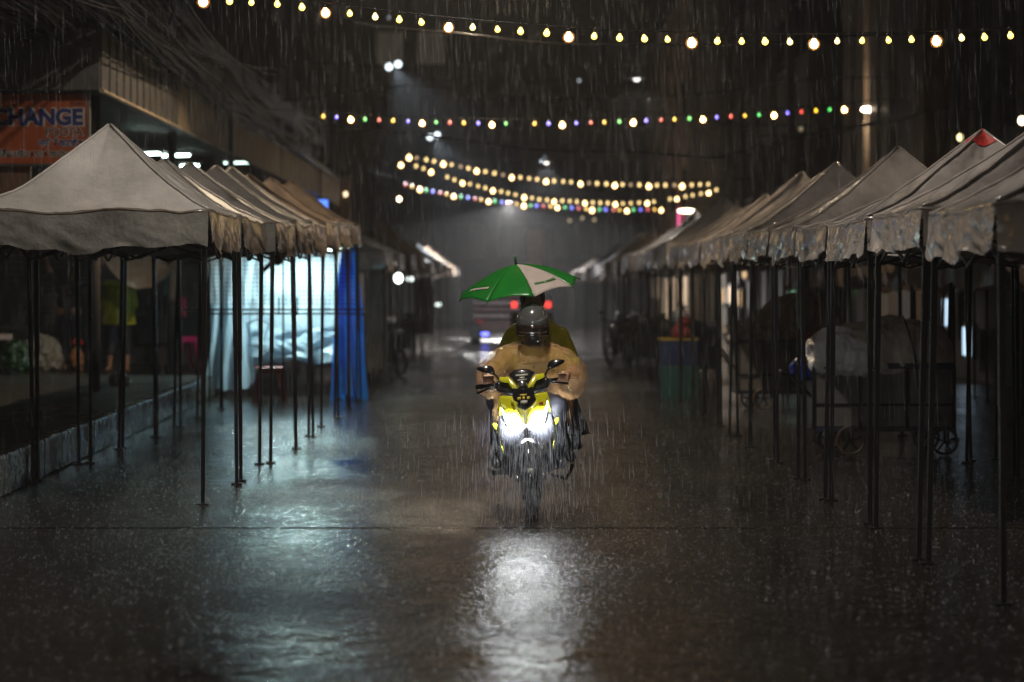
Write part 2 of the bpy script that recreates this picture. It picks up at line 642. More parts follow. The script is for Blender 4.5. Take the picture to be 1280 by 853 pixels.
GL = 'market tents along the left side'
left = [  # centre D, peak px, peak z, low, eave
    (19.3, 137, 2.95, 1.965, 2.24), (21.55, 206, 2.79, 1.98, 2.25), (23.7, 237, 2.87, 2.0, 2.27), (25.8, 270, 2.95, 2.05, 2.32),
    (27.8, 289, 3.04, 2.1, 2.38), (29.8, 311, 3.05, 2.16, 2.43), (31.9, 339, 3.11, 2.22, 2.48), (34.2, 364, 3.17, 2.28, 2.55)]
desc = ['grey wet canvas tent nearest the camera on the left, wide smooth front slope',
        'second grey tent of the left row, its low peak just behind the nearest one',
        'third grey tent of the left row, under the end of the awning lights',
        'fourth grey tent of the left row, peak in the middle of the huddled peaks',
        'fifth grey tent of the left row with a crumpled brown street valance',
        'sixth tent of the left row, brownish roof with wet ridge',
        'seventh tent of the left row with a shining orange lit ridge',
        'eighth tent of the left row, olive brown roof above the bright white stall']
for i, (D, pxx, pk, lo, ev) in enumerate(left):
    w = 1.78
    cx = -2.3 - w / 2 if i < 2 else -2.22 - w / 2
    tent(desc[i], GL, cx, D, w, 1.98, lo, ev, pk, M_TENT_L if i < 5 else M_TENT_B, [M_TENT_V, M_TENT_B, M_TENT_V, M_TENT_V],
         11 + i, 3 if i == 0 else 2, px=GX(pxx, D) - cx, fold=0.03 if i else 0.015, sag=0.07)
far_left = [(44, 2.0, 2.3, 2.75, M_TENT_L), (49, 2.05, 2.35, 2.9, M_TENT_L), (55, 2.1, 2.4, 3.0, M_TENT_B), (61, 2.15, 2.5, 3.35, M_TENT_T), (68, 2.1, 2.4, 3.1, M_TENT_L),
            (76, 2.2, 2.5, 3.2, M_TENT_W), (84, 2.2, 2.5, 3.2, M_TENT_L), (93, 2.2, 2.5, 3.3, M_TENT_T), (104, 2.2, 2.5, 3.3, M_TENT_L)]
fl = ['dark grey tent just beyond the blue tarp on the left', 'grey tent over the stall with the round white lamp, left side',
      'brown tent between the white lamp stall and the tan tent, left side', 'tan tent with the tallest peak in the far left row',
      'grey tent just beyond the tan tent in the far left row', 'pale white tent with a shining roof in the far left row',
      'grey tent right behind the pale shining one, far left row', 'light tan tent near the far end of the left row', 'last grey tent at the far end of the left row']
for i, (D, lo, ev, pk, mm) in enumerate(far_left):
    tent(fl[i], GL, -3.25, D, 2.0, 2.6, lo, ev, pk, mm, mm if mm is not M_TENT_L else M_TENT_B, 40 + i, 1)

GR = 'market tents along the right side'
right = [  # D, peak px, peak z, low, eave, material
    (13.45, 1417, 2.72, 1.84, 2.08, M_TENT_R), (15.55, 1312, 2.74, 1.89, 2.13, M_TENT_R), (17.7, 1228, 2.80, 1.88, 2.13, M_TENT_R),
    (19.75, 1177, 2.63, 1.90, 2.13, M_TENT_R), (21.8, 1123, 2.92, 1.93, 2.18, M_TENT_R), (24.0, 1078, 2.76, 1.95, 2.2, M_TENT_R),
    (26.0, 1046, 3.0, 1.97, 2.24, M_TENT_R), (28.0, 1027, 2.98, 1.98, 2.25, M_TENT_R), (30.1, 1003, 3.1, 1.98, 2.26, M_TENT_R),
    (32.3, 962, 2.9, 1.98, 2.26, M_TENT_R), (34.4, 940, 2.85, 1.98, 2.26, M_TENT_R), (36.6, 922, 2.9, 1.98, 2.26, M_TENT_R),
    (39.3, 906, 3.14, 2.02, 2.36, M_TENT_W)]
rdesc = ['silver grey tent nearest the camera at the right edge, its peak out of the picture',
         'second silver tent of the right row with rain beading on its slope',
         'grey pink tent with a red peak in the right row',
         'fourth tent of the right row, its low peak hidden behind the red tipped tent',
         'tall sharp peaked tent directly left of the red tipped one',
         'low grey tent with an orange lit slope, sixth in the right row',
         'seventh tent of the right row, slim tall grey peak',
         'eighth tent of the right row, peak just left of the slim tall one',
         'dark grey tent of the right row, peak before the sagging low stretch',
         'tenth tent of the right row, low roof behind the dark grey peak',
         'eleventh tent of the right row, low roof above the second cart',
         'twelfth tent of the right row, low roof right behind the white tent',
         'white tent with a bright slope above the blue and teal tubs']
for i, (D, pxx, pk, lo, ev, mm) in enumerate(right):
    w = 1.9
    cx = 2.45 + 0.06 * max(0, 1 - abs(D - 12) / 6) + w / 2
    tent(rdesc[i], GR, cx, D, w, 1.98, lo, ev, pk, mm, mm, 70 + i, 3 if i < 3 else 2 if i < 7 else 1, px=GX(pxx, D) - cx if D < 31 or i == 12 else 0.0,
         cap=M_RED if i == 2 else None, fold=0.032, sag=0.10)
for i, D in enumerate((43, 46.5, 50, 54, 58, 62.5, 67, 72, 78, 85, 93, 103)):
    tent(f'{ORD[i] if i else "first"} hazy grey tent beyond the white tent in the right row', GR, 3.45 + 0.1 * math.sin(i * 2.3), D, 2.0, 2.5, 2.0 + 0.08 * math.sin(i * 3.1), 2.32,
         2.95 + 0.2 * math.sin(i * 1.7), (M_TENT_R, M_TENT_L, M_TENT_W)[(0, 1, 0, 0, 1, 0, 2, 0, 1, 2, 0, 2)[i]], M_TENT_R, 90 + i, 1)
G2 = 'second row of tents behind the right row'
for i, (D, x) in enumerate(((24.5, 5.7), (27.5, 5.8), (30.8, 5.9), (34, 5.9), (38, 6.0), (42.5, 6.0))):
    tent(f'{ORD[i] if i else "first"} brown tent from the right edge in the back row, under the nearer tents', G2, x, D, 2.1, 2.6, 1.68, 2.05, 2.5, M_TENT_B, M_TENT_B, 120 + i, 1)

# ------------------------------------------------------------------ left building, awning, sign
bl = thing('shop_building', 'dark shop building on the left with a long sheet metal awning', 'building', (0, 0, 0))
for D0, D1, hh in ((6, 26.5, 11), (26.7, 62, 13)):
    MB().box((-11.2, (D0 + D1) / 2, hh / 2 + SIDE_Z), (4.4, D1 - D0, hh)).build('wall', M_DARKWALL, bl)
for k in range(7):
    D = 29 + k * 4.6
    for z in (5.9, 9.0):
        wn = MB().box((-8.98, D, z), (0.08, 1.7, 1.5)).build('window', M_METALGREY, bl)
        for q in (-0.42, 0.42):
            MB().box((-8.93, D + q, z), (0.03, 0.76, 1.38)).build('pane', M_GLASS, wn)
AW0, AW1, AX, AZ = 27.0, 66.0, -4.6, 3.86
aw = MB().box(((-9.0 + AX) / 2, (AW0 + AW1) / 2, AZ + 0.30), (abs(-9.0 - AX) - 0.1, AW1 - AW0 - 0.1, 0.08)).build('awning', M_DARKWALL, bl)
# fascia: front end faces the camera, long side faces the street, ribbed sheets
k = 0
x = AX
while x > -8.9:
    MB().box((x - 0.19, AW0, AZ + 0.34), (0.37, 0.03, 0.68)).build('fascia_sheet', M_FASCIAD, aw)
    MB().box((x - 0.385, AW0 - 0.012, AZ + 0.34), (0.035, 0.05, 0.69)).build('rib', M_FASCIAD, aw)
    x -= 0.405
D = AW0 + 0.02
while D < 38.9:
    MB().box((AX, D + 0.24, AZ + 0.34), (0.03, 0.47, 0.68)).build('fascia_sheet', M_FASCIAD if D < 33 else M_FASCIA, aw)
    if D < 33:
        MB().box((AX + 0.012, D + 0.487, AZ + 0.34), (0.05, 0.035, 0.69)).build('rib', M_FASCIAD, aw)
    D += 0.505
for a, b in ((39.5, 47.8), (48.1, 56.5), (56.8, 65.5)):
    MB().box((AX, (a + b) / 2, AZ + 0.30), (0.04, b - a, 0.60)).build('fascia_sheet', M_FASCIA, aw)
MB().box((AX + 0.015, 39.2, AZ + 0.30), (0.12, 0.22, 0.8)).build('fascia_post', M_DARKWALL, aw)
MB().tube([(AX + 0.02, AW0 - 0.03, AZ - 0.01), (AX + 0.02, 65.5, AZ - 0.01)], 0.03, 6).build('gutter_edge', M_FASCIA, aw)
MB().tube([(AX + 0.05, 37.5, AZ + 0.78), (AX + 0.05, 65.5, AZ + 0.66)], 0.07, 8).build('rain_pipe', M_METALGREY, aw, smooth=True)
for D in (31, 38, 46, 55, 64):
    MB().tube([(-5.35, D, SIDE_Z), (-5.35, D, AZ + 0.25)], 0.07, 8).build('awning_post', M_DARKWALL, bl, smooth=True)
# ground floor kiosk with shutter and shelves, facing the camera
kz = thing('shop_kiosk', 'dark closed kiosk with grey roller shutter behind the woman reaching up', 'kiosk', (0, 42.5, SIDE_Z))
MB().box((-7.0, 1.2, 1.35), (4.6, 2.3, 2.7)).build('body', M_DARKWALL, kz)


def shutter(u, v):
    return (-9.0 + 1.25 * u, 0.0 - 0.02 * abs(math.sin(v * PI * 24)) - 0.01, 0.1 + 2.3 * v)


MB().grid(shutter, 2, 144).build('roller_shutter', mat('shutter_steel', (0.17, 0.155, 0.14), 0.4, metal=0.4, var=0.3, scale=3), kz)
MB().box((-7.68, -0.03, 1.2), (0.12, 0.12, 2.4)).build('door_post', M_BROWNWALL, kz)
for j, (xx, zz, cc) in enumerate(((-6.95, 0.4, 0.05), (-6.95, 0.95, 0.06), (-6.95, 1.5, 0.05), (-6.3, 0.6, 0.04), (-6.3, 1.25, 0.05), (-5.7, 0.7, 0.05))):
    MB().box((xx, -0.02, zz), (0.58, 0.1, 0.5)).build('cupboard_door', mat(f'cupboard_{j % 3}', (cc, cc, cc * 1.1), 0.5), kz, bevel=0.01)
MB().box((-6.5, -0.06, 2.1), (0.8, 0.05, 0.45)).build('upper_shutter', MATS['shutter_steel'], kz)

sg = thing('shop_sign', 'orange exchange sign with blue capitals under the left awning', 'sign', (GX(110, 27.4), 27.4, 0))
SW, z1, z0 = 1.6, CAMZ + (HY - 118) * 27.4 / F_PX, CAMZ + (HY - 205) * 27.4 / F_PX
M_SIGN = mat('orange_sign', (0.42, 0.085, 0.02), 0.4, var=0.2, scale=1.5)
MB().box((-SW / 2, 0, (z0 + z1) / 2), (SW, 0.06, z1 - z0)).build('board', M_SIGN, sg, bevel=0.004)
for zz in (z0 - 0.012, z1 + 0.012):
    MB().box((-SW / 2, -0.005, zz), (SW + 0.05, 0.09, 0.026)).build('frame_rail', M_DARKWALL, sg)
MB().box((0.014, -0.005, (z0 + z1) / 2), (0.026, 0.09, z1 - z0 + 0.05)).build('frame_rail', M_METALGREY, sg)
M_BLUE = mat('sign_blue', (0.015, 0.02, 0.16), 0.5)
M_SWHITE = mat('sign_white', (0.6, 0.56, 0.5), 0.5)
M_MAROON = mat('sign_maroon', (0.10, 0.012, 0.03), 0.5)
M_SDARK = mat('sign_dark', (0.02, 0.02, 0.04), 0.5)


def sign_line(body, px_r, py_base, px_h, m, bold, sx=1.0, outline=True):
    s = 27.4 / F_PX
    lx = (px_r - 110) * s
    lz = CAMZ + (HY - py_base) * s
    size = px_h * s / 0.73
    if outline:
        text_mesh('lettering_outline', body, size, M_SWHITE, sg, (lx + bold * 0.8, -0.0315, lz), bold=bold + (0.011 if px_h > 15 else 0.006), sx=sx)
    text_mesh('lettering', body, size, m, sg, (lx, -0.0335, lz), bold=bold, sx=sx)


sign_line('EXCHANGE', 104, 156, 20, M_BLUE, 0.012, 1.0)
sign_line('POOTA', 104, 170, 10, M_MAROON, 0.003, 1.0)
sign_line('मनी रीकटचेंज', 104, 183, 8, M_BLUE, 0.003, 1.0)
sign_line('บริการแลกเปลี่ยนเงินตราต่างประเทศ', 104, 196, 8, M_SDARK, 0.002, 1.0)
sign_line('เงินสด', 106, 132, 5, M_SDARK, 0.001, 1.0, False)
pb = thing('timber_hoarding', 'brown timber panel under the exchange sign', 'panel', (GX(0, 27.6), 27.6, 0))
MB().box((-0.15, 0, 2.85), (1.0, 0.06, 0.5)).build('board', mat('brown_timber', (0.16, 0.085, 0.05), 0.5), pb)
MB().box((0.34, -0.005, 2.85), (0.03, 0.07, 0.52)).build('frame_rail', M_DARKWALL, pb)

M_TUBE = glow('cool_tube', (0.72, 1.0, 0.92), 22)
G_T = 'fluorescent lamps under the left awning'
for i, (pa, pb_, py, D, lab) in enumerate(((168, 200, 193, 38, 'cool fluorescent lamp under the awning, left of the pair above the tents'),
                                           (203, 237, 195, 38.6, 'cool fluorescent lamp under the awning, right of the pair above the tents'),
                                           (226, 248, 208, 44, 'small fluorescent lamp under the awning behind the second tent peak'),
                                           (280, 330, 204, 47, 'dim fluorescent lamp under the awning above the fourth tent peak'))):
    a, b = P(pa, py, D), P(pb_, py - 1, D + 0.15)
    t = thing('fluorescent_lamp', lab, 'lamp', (a + b) / 2, 0, G_T)
    h = (b - a) / 2
    MB().box((0, 0, 0.05), (h.length * 2 + 0.1, 0.09, 0.05)).build('housing', M_METALGREY, t)
    MB().tube([-h, h], 0.022, 8).build('tube', M_TUBE if i != 3 else glow('dim_tube', (0.7, 1.0, 0.9), 4), t, smooth=True)
    MB().tube([(0, 0, 0.07), (0, 0, AZ + 0.26 - t.location.z)], 0.012, 6).build('hanger_rod', M_STEEL, t)

# blue lit screen further along
t = thing('lit_signboard', 'small glowing blue signboard beyond the left awning tents', 'sign', P(400, 261, 57))
MB().box((0, 0.06, 0), (0.42, 0.1, 0.47)).build('case', M_BLACK, t)
MB().box((0, 0, 0), (0.37, 0.02, 0.42)).build('screen', glow('blue_screen', (0.10, 0.25, 1.0), 1.8), t)
MB().tube([(0, 0.08, 0.2), (0, 0.08, 1.0)], 0.02, 6).build('bracket', M_STEEL, t)


# ------------------------------------------------------------------ other buildings
def facade(t, xf, D0, D1, hgt, side, m_wall, bay, win_z, depth=6.0, lit=None, name='wall'):
    """a street front running along y, windows as parts"""
    cx = xf + side * depth / 2
    MB().box((cx, (D0 + D1) / 2, hgt / 2 - 0.2), (depth, D1 - D0, hgt + 0.4)).build(name, m_wall, t)
    n = int((D1 - D0) / bay)
    for k in range(n):
        D = D0 + (k + 0.5) * (D1 - D0) / n
        for z in win_z:
            wn = MB().box((xf - side * 0.03, D, z), (0.08, bay * 0.62, 1.5)).build('window', M_METALGREY, t)
            mm = M_GLASS
            if lit and (k, z) in lit:
                mm = lit[(k, z)]
            for q in (-0.25, 0.25):
                MB().box((xf - side * 0.075, D + q * bay * 0.62, z), (0.03, bay * 0.28, 1.38)).build('pane', mm, wn)
        MB().box((xf - side * 0.1, D0 + k * (D1 - D0) / n, hgt / 2), (0.22, 0.35, hgt - 0.1)).build('pilaster', m_wall, t)
    return t


W_WARM = glow('warm_window', (1.0, 0.62, 0.28), 0.9)
W_DIM = glow('dim_window', (1.0, 0.8, 0.5), 0.018)
W_COOL = glow('cool_window', (0.55, 0.78, 1.0), 1.2)
W_GREEN = glow('green_window', (0.25, 0.8, 0.4), 0.35)
b2 = thing('terrace_building', 'dark hazy terrace beyond the blue sign on the left', 'building', (0, 0, 0))
facade(b2, -6.6, 66.5, 112, 13, -1, M_DARKWALL, 4.0, (5.5, 8.6, 11.4))
# right side: glass front, ochre pillar, cladding, beige columns, then darker blocks
b3 = thing('office_building', 'tall right hand building with dark glass, ochre pillar and grey cladding', 'building', (0, 0, 0))
MB().box((12.2, 30, 8), (7.6, 32, 16.4)).build('wall', M_DARKWALL, b3)
for k in range(12):
    D = 22.5 + k * 2.0
    MB().box((8.37, D, 8.6), (0.06, 1.9, 9.0)).build('glass_panel', M_GLASS, b3)
    MB().box((8.31, D + 1.0, 8.6), (0.12, 0.07, 9.0)).build('mullion', M_METALGREY, b3)
MB().box((8.2, 46.6, 8), (0.7, 1.1, 16.4)).build('pillar', M_OCHRE, b3)
MB().box((8.35, 49.1, 8), (0.5, 3.5, 16.4)).build('cladding_panel', M_PANEL, b3)
for D, wdt in ((51.9, 0.9), (53.6, 1.1), (55.6, 1.2), (57.8, 1.1)):
    MB().box((8.3, D, 8), (0.6, wdt, 16.4)).build('column', M_BEIGE, b3)
MB().box((12.2, 53, 8), (7.2, 13.6, 16.3)).build('rear_wall', M_BROWNWALL, b3)
for D, z, h, ln, mm in ((50.2, 1.55, 1.0, 0.7, W_COOL), (45.0, 1.78, 0.28, 1.2, W_COOL), (45.3, 1.2, 0.5, 0.5, W_COOL), (47.5, 1.1, 0.25, 0.9, W_COOL), (43.2, 0.7, 0.5, 0.6, W_COOL),
                        (56.5, 1.75, 0.4, 1.0, W_GREEN), (63.5, 1.78, 0.5, 1.6, W_GREEN)):
    wn = MB().box((8.2 if D < 62 else 7.4, D, z), (0.12, ln + 0.16, h + 0.14)).build('shop_window', M_METALGREY, b3)
    MB().box((8.13 if D < 62 else 7.33, D, z), (0.05, ln, h)).build('pane', mm, wn)
MB().box((8.05, 34, 3.1), (1.0, 24, 0.12)).build('entrance_canopy', M_DARKWALL, b3)
b4 = thing('brick_block', 'dark brown block behind the far end of the right tents', 'building', (0, 0, 0))
facade(b4, 7.6, 60.5, 88, 15, 1, M_BROWNWALL, 4.5, (5.2, 8.4, 11.6))
for D, z, h, ln in ((82.5, 1.45, 0.55, 2.4), (79.0, 1.35, 0.5, 1.2), (77.0, 2.15, 0.3, 0.8), (86.0, 1.4, 0.5, 1.4)):
    wn = MB().box((7.5, D, z), (0.14, ln + 0.2, h + 0.2)).build('shop_window', M_METALGREY, b4)
    MB().box((7.41, D, z), (0.06, ln, h)).build('pane', W_WARM, wn)
b5 = thing('corner_building', 'pale corner building with a pink neon strip behind the white tent', 'building', (0, 0, 0))
facade(b5, 6.6, 88.5, 118, 13, 1, M_FASCIA, 5.0, (5.5, 8.8))
MB().box((6.45, 93.5, 3.8), (0.06, 0.3, 1.9)).build('neon_strip', glow('pink_neon', (1.0, 0.12, 0.35), 1.6), b5)
b6 = thing('end_building', 'hazy building closing the far end of the street', 'building', (0, 128, 0))
MB().box((0, 4, 10), (30, 8, 20.4)).build('wall', M_BROWNWALL, b6)
for ix in range(-6, 7):
    for z in (4.2, 7.6, 11.0, 14.4):
        wn = MB().box((ix * 2.15, -0.03, z), (1.5, 0.08, 1.8)).build('window', M_METALGREY, b6)
        lit = (ix, z) in ((-3, 14.4), (-2, 14.4), (6, 14.4))
        for q in (-0.36, 0.36):
            MB().box((ix * 2.15 + q, -0.08, z), (0.66, 0.03, 1.66)).build('pane', W_DIM if lit else M_GLASS, wn)
for z in (2.6, 5.9, 9.3, 12.7, 16.0):
    MB().box((0, -0.12, z), (30, 0.3, 0.22)).build('ledge', M_DARKWALL, b6)
t = thing('street_column', 'ochre yellow column far down the street above the umbrella', 'column', (GX(669, 111), 111, 0))
MB().box((0, 0, 2.2), (0.76, 0.76, 4.4)).build('shaft', mat('ochre_paint', (0.62, 0.27, 0.015), 0.6, spec=0.15), t, bevel=0.03)
MB().box((0, 0, 0.2), (0.85, 0.85, 0.4)).build('plinth', M_KERB, t)
MB().box((0, 0, 4.46), (0.9, 0.9, 0.12)).build('capital', M_KERB, t)


# ------------------------------------------------------------------ lamps over the street
def pendant(px, py, D, label, cord_to, watts, col=WHITE_LAMP, X=None, Z=None, r=0.2, bs=30, cone=172):
    loc = P(px, py, D) if X is None else Vector((X, D, Z))
    t = thing('pendant_lamp', label, 'lamp', loc, 0, 'pendant lamps over the street')
    prof = [(0.03, 0.17), (0.06, 0.16), (0.075, 0.09), (r * 0.75, 0.05), (r, -0.02), (r, -0.03)]
    MB().lathe(prof, 20).build('shade', mat('enamel_shade', (0.35, 0.37, 0.38), 0.25, metal=0.5, var=0.1), t, smooth=True, solid=0.004)
    MB().ball((0, 0, -0.015), (0.075, 0.075, 0.07), 12, 8).build('bulb', glow(f'lamp_bulb_{bs}', (1.0, 0.95, 0.88), bs), t, smooth=True)
    MB().tube([(0, 0, 0.16), (0, 0, cord_to - loc.z)], 0.012, 6).build('cord', M_CABLE, t)
    MB().lathe([(0.0, 0.24), (0.035, 0.23), (0.035, 0.16), (0.0, 0.155)], 10).build('socket', M_BLACK, t, smooth=True)
    ld = bpy.data.lights.new('lamp_light', 'SPOT')
    ld.energy = watts
    ld.color = col
    ld.spot_size = R(cone)
    ld.spot_blend = 0.15
    ld.shadow_soft_size = 0.08
    lo = bpy.data.objects.new('lamp_light', ld)
    COL.objects.link(lo)
    lo.parent = t
    lo.location = (0, 0, -0.10)
    return t


pendant(796, 97, 48, 'metal pendant lamp with a bright left side hanging between the upper two light strings', 7.0, 500, bs=2, cone=125)
pendant(683, 202, 67, 'small pendant lamp with glowing rim above the lower strings', 6.4, 2200, bs=3, cone=125, col=(0.9, 0.95, 1.0))
pendant(636, 252, 92, 'blazing white lamp hanging among the lower light strings', 6.2, 8000, r=0.28, bs=30, cone=168, col=(1.0, 0.96, 0.92))
pendant(0, 0, 30.0, 'added pendant lamp above the riders, unseen over the top of the picture', 8.2, 1500, X=-0.4, Z=6.7, cone=136, col=(1.0, 0.78, 0.52))  # unseen lamp added to light the awning fascia and middle tents
pendant(0, 0, 16.0, 'pendant lamp over the near road, above the picture', 7.8, 1250, X=-0.3, Z=6.7)
pendant(0, 0, -3.0, 'added fill lamp hanging low and unseen over the road behind the camera', 5.6, 2100, X=-0.8, Z=3.9)  # unseen fill lamp added to light riders and carts from the front

for px, py, D, lab, grp in ((492, 83, 70, 'twin white floodlight with a rain lit beam, upper left', 1), (542, 171, 86, 'small twin floodlight beneath the coloured string', 1)):
    t = thing('floodlight', lab, 'lamp', P(px, py, D), 0, 'floodlights on the left buildings')
    for q in (-0.13, 0.13):
        MB().lathe([(0.03, 0.2), (0.1, 0.1), (0.11, 0.0)], 12, (q, 0, 0.02 + q * 0.3), 'y').build('housing', M_METALGREY, t, smooth=True)
        MB().ball((q, 0, 0.02 + q * 0.3), (0.10, 0.03, 0.10), 12, 8).build('lens', glow('flood_lens', (0.8, 0.93, 1.0), 3.0), t, smooth=True)
    MB().tube([(0, 0.15, 0), (-(t.location.x + 6.6), 0.15, 0.1)] if False else [(0, 0.2, 0), (-6.7 - t.location.x, 0.2, 0.2)], 0.025, 6).build('bracket', M_STEEL, t)
    ld = bpy.data.lights.new('flood_beam', 'SPOT')
    ld.energy = 4500
    ld.color = (0.75, 0.88, 1.0)
    ld.spot_size = R(95)
    ld.spot_blend = 0.8
    ld.shadow_soft_size = 0.05
    lo = bpy.data.objects.new('flood_beam', ld)
    COL.objects.link(lo)
    lo.parent = t
    lo.location = (0.05, -0.12, -0.1)
    lo.rotation_euler = (R(-10), R(-28), 0)

# ------------------------------------------------------------------ light strings
GLOWS = {'y': glow('bulb_yellow', (1.0, 0.70, 0.11), 3.8), 'w': glow('bulb_warm', (1.0, 0.60, 0.22), 20.0), 'c': glow('bulb_cream', (1.0, 0.70, 0.28), 2.4),
         'Y': glow('bulb_pale', (1.0, 0.78, 0.26), 3.0), 'd': glow('bulb_dim', (0.9, 0.6, 0.35), 0.8), 'g': glow('bulb_green', (0.04, 0.75, 0.14), 1.6), 'r': glow('bulb_red', (0.95, 0.07, 0.05), 1.4), 'b': glow('bulb_blue', (0.16, 0.14, 1.0), 2.2),
         'o': glow('bulb_amber', (1.0, 0.55, 0.03), 2.2), 'W': glow('bulb_white', (1.0, 0.66, 0.28), 9.0)}
SMALL = MB().lathe([(0.0, 0.038), (0.011, 0.034), (0.014, 0.024), (0.023, 0.012), (0.026, 0.0), (0.022, -0.014), (0.011, -0.023), (0.0, -0.026)], 12).mesh('bulb')
BIG = MB().lathe([(0.0, 0.05), (0.013, 0.046), (0.018, 0.032), (0.031, 0.016), (0.036, 0.0), (0.031, -0.018), (0.018, -0.032), (0.0, -0.037)], 14).mesh('bulb')
HALO = MB().ball((0, 0, 0), 0.052, 14, 10).mesh('globe_or_halo')  # halo round each big bulb, its glow put in as a ball
SOCK = MB().lathe([(0.0, 0.085), (0.013, 0.08), (0.015, 0.045), (0.0, 0.04)], 8).mesh('socket')
SOCK.materials.append(M_BLACK)
BULBM = {}
M_HALO = mat('amber_halo', (0.5, 0.25, 0.08), 0.4, var=0.05, alpha=0.08, emit=(1.0, 0.5, 0.16), estr=1.0)  # bulb glow painted as a thin emissive amber shell


def bulb_mesh(kind):
    if kind not in BULBM:
        me = (BIG if kind in 'wW' else SMALL).copy()
        me.materials.clear()
        me.materials.append(GLOWS[kind])
        BULBM[kind] = me
    return BULBM[kind]


def interp(pts, x):
    if x <= pts[0][0]:
        (a, b), (c, d) = pts[0], pts[1]
        return b + (d - b) * (x - a) / (c - a)
    for (a, b), (c, d) in zip(pts, pts[1:]):
        if x <= c:
            return b + (d - b) * (x - a) / (c - a)
    (a, b), (c, d) = pts[-2], pts[-1]
    return d + (d - b) * (x - c) / (c - a)


def string(label, D, pts, bulbs, x0, x1, dd=0.0, scale=1.0):
    mid = P((pts[0][0] + pts[-1][0]) / 2, pts[len(pts) // 2][1], D)
    t = thing('light_string', label, 'string lights', mid, 0, 'strings of bulbs across the street')

    def at(px):
        return P(px, interp(pts, px), D + dd * (px - 640) / 640) - mid
    n = 60
    MB().tube([at(x0 + (x1 - x0) * k / n) + Vector((0, 0, 0.07 * scale)) for k in range(n + 1)], 0.006 * scale, 5).build('cord', M_CABLE, t, smooth=True)
    for px, kd in bulbs:
        p = at(px + rnd.uniform(-0.8, 0.8))
        if kd in 'wW':
            p.z -= 0.02 * scale
        o = link('bulb', bulb_mesh(kd), None, t, loc=p)
        o.scale = (scale * rnd.uniform(0.9, 1.08),) * 3
        o.rotation_euler = (rnd.uniform(-0.25, 0.25), rnd.uniform(-0.25, 0.25), 0)
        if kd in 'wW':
            link('globe_or_halo', HALO, M_HALO, o)
        if scale < 1.2:
            link('socket', SOCK, None, o)
    return t


p1 = [(40, -60), (255, 0), (350, 6), (410, 14), (471, 22), (532, 29), (592, 35), (653, 40), (712, 44), (773, 48), (835, 50), (895, 52), (987, 53), (1050, 52), (1111, 51), (1171, 49), (1234, 47), (1264, 45), (1400, 30)]
bs = []
for k in range(-20, 23):
    px = 712 + k * 30.5
    bs.append((px + rnd.uniform(-1.6, 1.6), 'w' if k % 5 == 0 else rnd.choice('yyyY')))
string('nearest string of yellow bulbs with big warm bulbs across the top', 20.5, p1, bs, 40, 1400)
p0 = [(-900, -420), (640, -330), (2200, -420)]
string('string of bulbs over the near road, seen only as sparks mirrored in the helmet', 8.5, p0, [(640 + k * 75, 'w' if k % 3 == 0 else 'y') for k in range(-15, 16)], -900, 2200)
p2 = [(330, 143), (408, 146), (461, 150), (531, 153), (617, 155), (703, 155), (792, 152), (880, 148), (968, 143), (1055, 136), (1150, 125)]
seqL, seqR = 'gryb', 'bryg'
bs = []
for k in range(-17, 21):
    px = 703 + k * 17.6
    if k == -3:
        continue
    q = k % 5
    kd = 'w' if q == 0 else (seqL if k < 0 else seqR)[q - 1]
    bs.append((px, 'o' if kd == 'y' else kd))
string('string of red, blue, green and yellow bulbs in the middle of the picture', 34, p2, bs, 330, 1120)
p3a = [(505, 195), (553, 204), (596, 213), (639, 221), (683, 226), (727, 229), (770, 231), (814, 232), (860, 232), (900, 230)]
string('upper cream string of the three hanging close together down the street', 58, p3a,
       [(511 + k * 10.7, 'W' if k % 4 == 0 else ('c', 'd', 'c', 'c', 'c')[k % 5]) for k in range(36)], 440, 960, scale=1.5)
p3b = [(497, 205), (520, 208), (541, 215), (570, 226), (609, 236), (640, 243), (675, 250), (712, 252), (746, 254), (780, 255), (815, 253), (845, 248), (880, 242), (905, 235)]
string('middle cream string of the three, sagging then rising to the right', 63, p3b,
       [(501 + k * 9.6, 'W' if k % 4 == 0 else 'c') for k in range(42) if k not in (1, 5, 34)], 440, 960, scale=1.5)
p3c = [(500, 229), (532, 238), (574, 246), (617, 252), (658, 257), (698, 259), (738, 262), (778, 263), (833, 262), (900, 259)]
string('lowest coloured string of the three with white bulbs between', 70, p3c,
       [(507 + k * 8.65, 'roWgb'[(k + 0) % 5] if k % 5 != 2 else 'W') for k in range(38)], 440, 960, scale=1.6)

